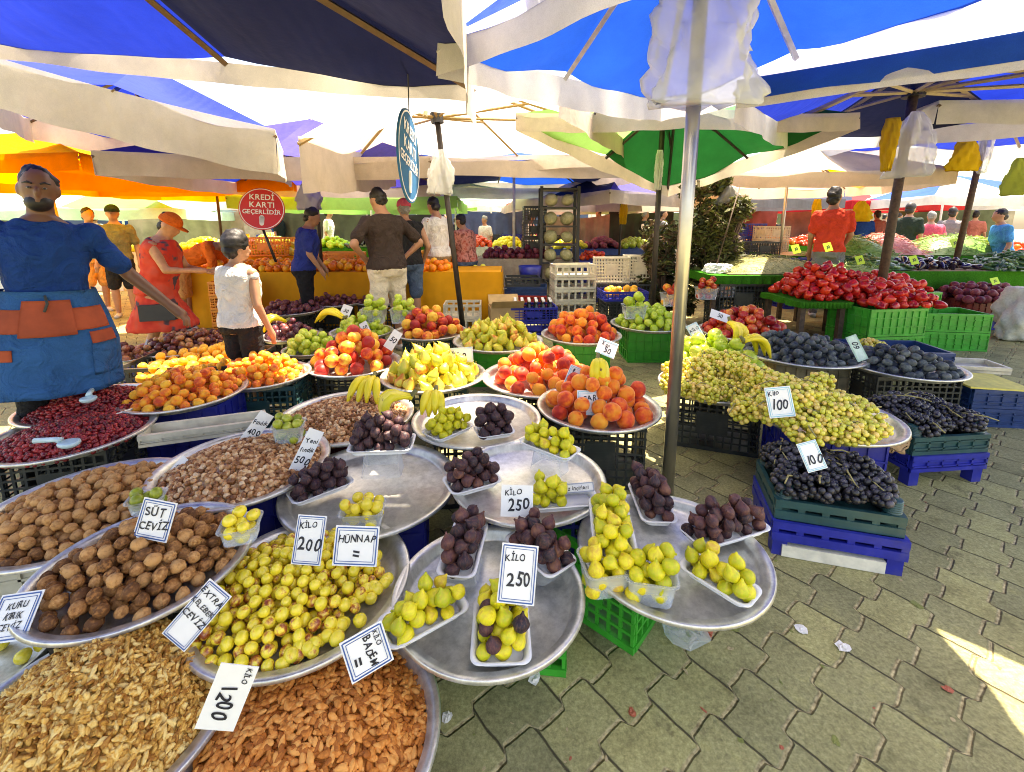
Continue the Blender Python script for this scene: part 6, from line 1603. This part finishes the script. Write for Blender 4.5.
for i in range(22):
    x = -24+2.2*i+RN.uniform(-.6, .6)
    person('very distant shopper standing between the last stalls of the square', x, RN.uniform(18, 27), RN.uniform(1.6, 1.8), RN.uniform(-180, 180), .05, top=('tshirt', RN.choice(['white', 'navy', 'grey', 'red', 'black', 'olive'])), bot=('trousers', RN.choice(['black', 'denim', 'khaki'])), vox=.04, shoes=None)['group'] = 'distant shoppers at the end of the square'

def tarp(label, x0, x1, y, z0, z1, m, seed, slope=0):
    n = 60; rows = 10; vs = []; fs = []; q = random.Random(seed); ph = q.random()*6
    for s_ in (0, 1):
        for i in range(n+1):
            for j in range(rows+1):
                t, r_ = i/n, j/rows
                d = .05*math.sin(t*31+ph)*(.3+r_)+.03*math.sin(t*67+2*ph)*r_
                vs.append((x0+(x1-x0)*t, y+d+.006*s_+slope*t, z1-(z1-z0)*r_-.10*math.sin(math.pi*t)*(1-r_)))
    k0 = (n+1)*(rows+1)
    for i in range(n):
        for j in range(rows):
            k = i*(rows+1)+j; fs.append((k, k+1, k+rows+2, k+rows+1)); fs.append((k0+k, k0+k+rows+1, k0+k+rows+2, k0+k+1))
    o = MB().add(vs, fs).build('hanging_tarp', m, None, True); tag(o, label, 'tarp')
DUN = mat('dun tarp', (.30, .26, .20), .9, 0, .2, 3, .3); OLV = mat('olive tarp', (.10, .12, .06), .9, 0, .2, 3, .3); SLT = mat('slate blue tarp', (.06, .09, .17), .9, 0, .2, 3, .3); BRK = mat('brick red tarp', (.33, .07, .05), .9, 0, .2, 3, .3); CHR = mat('charcoal tarp', (.045, .045, .05), .9, 0, .2, 3, .3)
for i, (x0, x1, y, z0, z1, m, nm) in enumerate([(-15.5, -11.5, 14.5, .3, 1.75, SLT, 'slate blue tarp hung behind the farthest left stalls'), (-10.6, -7.4, 12.6, .4, 1.72, DUN, 'dun tarp hung behind the walkway'), (-6.8, -4.2, 13.2, .5, 1.75, OLV, 'olive tarp hung behind the orange awning'), (-3.9, -1.9, 12.4, .5, 1.7, CHR, 'charcoal tarp hung behind the orange table'), (-1.5, .5, 13.6, .5, 1.78, SLT, 'slate blue tarp hung left of the melon rack'),
        (.9, 2.6, 12.2, .5, 1.62, DUN, 'dun tarp hung right of the melon rack'), (3.0, 5.0, 14.2, .4, 1.8, CHR, 'charcoal tarp hung in the aisle behind the green umbrella'), (5.6, 8.0, 13.8, .5, 1.82, BRK, 'brick red tarp hung behind the red shirted man'), (8.6, 11.2, 14.6, .5, 1.85, DUN, 'dun tarp hung behind the pink topped shopper'), (11.8, 15.0, 14.0, .5, 1.9, OLV, 'olive tarp hung at the far right'),
        (-20, -8, 29, 0, 2.3, DUN, 'long dun tarp closing the square at the far left'), (-7, 5, 30, 0, 2.3, SLT, 'long slate tarp closing the square in the middle'), (6, 18, 29.5, 0, 2.3, OLV, 'long olive tarp closing the square at the right'), (19, 34, 31, 0, 2.4, DUN, 'long dun tarp closing the square at the far right'), (-36, -21, 31, 0, 2.4, OLV, 'long olive tarp closing the square at the outer left')]):
    tarp(nm, x0, x1, y, z0, z1, m, i)

# ------------------------------------------------------------------ scraps on the ground
LEAF = mat('wilted leaf', (.20, .22, .05), .7, 0, .3, 60); PAPER = mat('tissue scrap', (.72, .70, .66), .8); REDB = mat('red scrap', (.38, .10, .05), .7)
for i, (px, py, m_, nm, lab, s) in enumerate([(684, 636, CLR, 'plastic_wrap', 'crumpled clear plastic wrap on the paving under the pole tray', .07), (535, 679, PAPER, 'tissue', 'small white tissue scrap beside the front green crate', .022), (447, 718, PAPER, 'tissue', 'white tissue crumb right of the almond tray', .016), (632, 713, REDB, 'peel', 'red peel scrap in a paving joint', .012), (801, 630, PAPER, 'tissue', 'flat pale paper scrap on the right paving', .02),
                                          (842, 648, PAPER, 'tissue', 'second flat pale scrap on the right paving', .022), (917, 605, LEAF, 'leaf', 'yellow green leaf scrap right of the grape crates', .018), (836, 741, LEAF, 'leaf', 'small yellow leaf at the bottom right', .014), (708, 633, REDB, 'peel', 'reddish scrap beside the clear wrap', .02), (735, 628, LEAF, 'leaf', 'green leaf scrap beside the pole tray', .02), (930, 455, LEAF, 'leaf', 'pale leaf near the farther grape crate', .03), (948, 690, REDB, 'peel', 'brown peel scrap in the joint near the sun patch', .014)]):
    p = atz(px, py, 0); q = random.Random(i)
    mb = MB().ell((0, 0, .35), (1, .8, .35), 10, 7); bb = [q.uniform(.6, 1.3) for _ in mb.v]
    mb.v = [(v[0]*k_, v[1]*k_, max(.02, v[2]*k_)) for v, k_ in zip(mb.v, bb)]
    o = mb.build(nm, m_, None, False); o.location = p; o.scale = (s, s, s*(.7 if nm != 'leaf' else .25)); o.rotation_euler = (0, 0, q.random()*6); tag(o, lab, 'litter')
for i in range(46):
    px, py = RN.uniform(440, 1020), RN.uniform(500, 770)
    p = atz(px, py, 0); q = random.Random(i+70); s_ = q.uniform(.004, .011)
    mb = MB().ell((0, 0, .3), (1, q.uniform(.3, .9), .3), 8, 5); bb = [q.uniform(.6, 1.35) for _ in mb.v]; mb.v = [(v[0]*k_, v[1]*k_, max(.02, v[2]*k_)) for v, k_ in zip(mb.v, bb)]
    kd = q.choice([('leaf', LEAF, 'tiny wilted leaf scrap trodden on the paving'), ('peel', REDB, 'tiny brown red peel crumb trodden on the paving'), ('husk', mat('pale husk', (.42, .33, .18), .8), 'tiny pale husk trodden on the paving')])
    o = mb.build(kd[0], kd[1], None, False); o.location = p; o.scale = (s_, s_, s_*.6); o.rotation_euler = (0, 0, q.random()*6); tag(o, kd[2], 'litter', 'crumbs of '+kd[0]+' on the paving')
# blue scoops in the berries
SC = mat('pale blue scoop plastic', (.45, .62, .68), .35)
def scoop(label, p0, p1, z):
    a, b_ = atz(*p0, z), atz(*p1, z-.02); d = (b_-a)
    e = empty('scoop', a, math.atan2(d.y, d.x), label, 'scoop', 'scoops in the berries'); L = d.length
    MB().tube([(0, 0, .01), (L*.5, 0, .015), (L*.62, 0, .01)], [.012, .011, .014], 8).build('handle', SC, e, True)
    b = MB().ell((L*.8, 0, 0), (L*.24, .035, .022), 14, 8); b.v = [(v[0], v[1], min(v[2], .006)) for v in b.v]; b.build('blade', SC, e, True)
scoop('pale blue scoop in the nearer red berries', (35, 443), (78, 447), .44); scoop('pale blue scoop in the farther red berries', (92, 392), (88, 404), .49)

# ------------------------------------------------------------------ lettering becomes plain meshes
GL = {}; gs = {}
for ch in sorted(set(''.join(o.data.body for o in sc.objects if o.type == 'FONT'))):
    c = bpy.data.curves.new('glyph', 'FONT'); c.body = ch; c.size = 1; c.offset = .018; c.resolution_u = 3; gs[ch] = link('glyph', c)
bpy.context.view_layer.update(); dg = bpy.context.evaluated_depsgraph_get()
for ch, o in gs.items():
    me = bpy.data.meshes.new_from_object(o.evaluated_get(dg))
    v = [tuple(q.co) for q in me.vertices]; xs = [q[0] for q in v] or [0, .3]
    GL[ch] = (v, [tuple(p.vertices) for p in me.polygons], min(xs), max(xs)); bpy.data.meshes.remove(me)
for o in gs.values(): bpy.data.objects.remove(o)
for o in [o for o in sc.objects if o.type == 'FONT']:
    c = o.data; neat = c.shear == 0; q = random.Random(c.body+str(round(o.location.x, 3)))
    mb = MB(); x = 0; parts = []
    for ch in c.body:
        v, f_, x0, x1 = GL[ch]
        if not v: x += .3; continue
        kx = 1 if neat else q.uniform(.80, .98); ky = 1 if neat else q.uniform(.92, 1.12); rt = 0 if neat else q.gauss(0, .09); dy = 0 if neat else q.gauss(0, .035); sh = 0 if neat else q.uniform(.05, .22)
        cs, sn = math.cos(rt), math.sin(rt)
        pts = []
        for a in v:
            X_ = (a[0]-x0)*kx+sh*a[1]; Y_ = a[1]*ky
            if not neat: X_ += .018*math.sin(a[1]*9+x*5); Y_ += .018*math.sin(a[0]*8+x*3)
            pts.append((x+X_*cs-Y_*sn, X_*sn+Y_*cs+dy, 0))
        mb.add(pts, f_); x += (x1-x0)*kx+(.07 if neat else .09)
    s = c.size; cx_ = x/2-.04
    mb.v = [((v[0]-cx_)*s, (v[1]-.35)*s, 0) for v in mb.v]
    n = mb.build('writing', c.materials[0], o.parent); n.matrix_basis = o.matrix_basis.copy()
    bpy.data.objects.remove(o)
# fruit past the first three hundred of a kind lies together in one heap
for kd, L in OVER.items():
    mb = MB(); s0 = sum(q[2] for q in L)/len(L)
    for p, e_, s, me, cat in L:
        T_ = Matrix.Translation(p/s0)@e_.to_matrix().to_4x4()@Matrix.Scale(s/s0, 4)
        mb.add([T_@v.co for v in me.vertices], [tuple(q.vertices) for q in me.polygons])
    o = mb.build(REAL.get(kd, kd)+'_heap', KIND[kd][0].materials[0], None, True); o.scale = (s0,)*3
    o['kind'] = 'stuff'; o['label'] = 'remaining '+kd.replace('_', ' ')+' fruit heaped on the farther trays'; o['category'] = L[0][4]
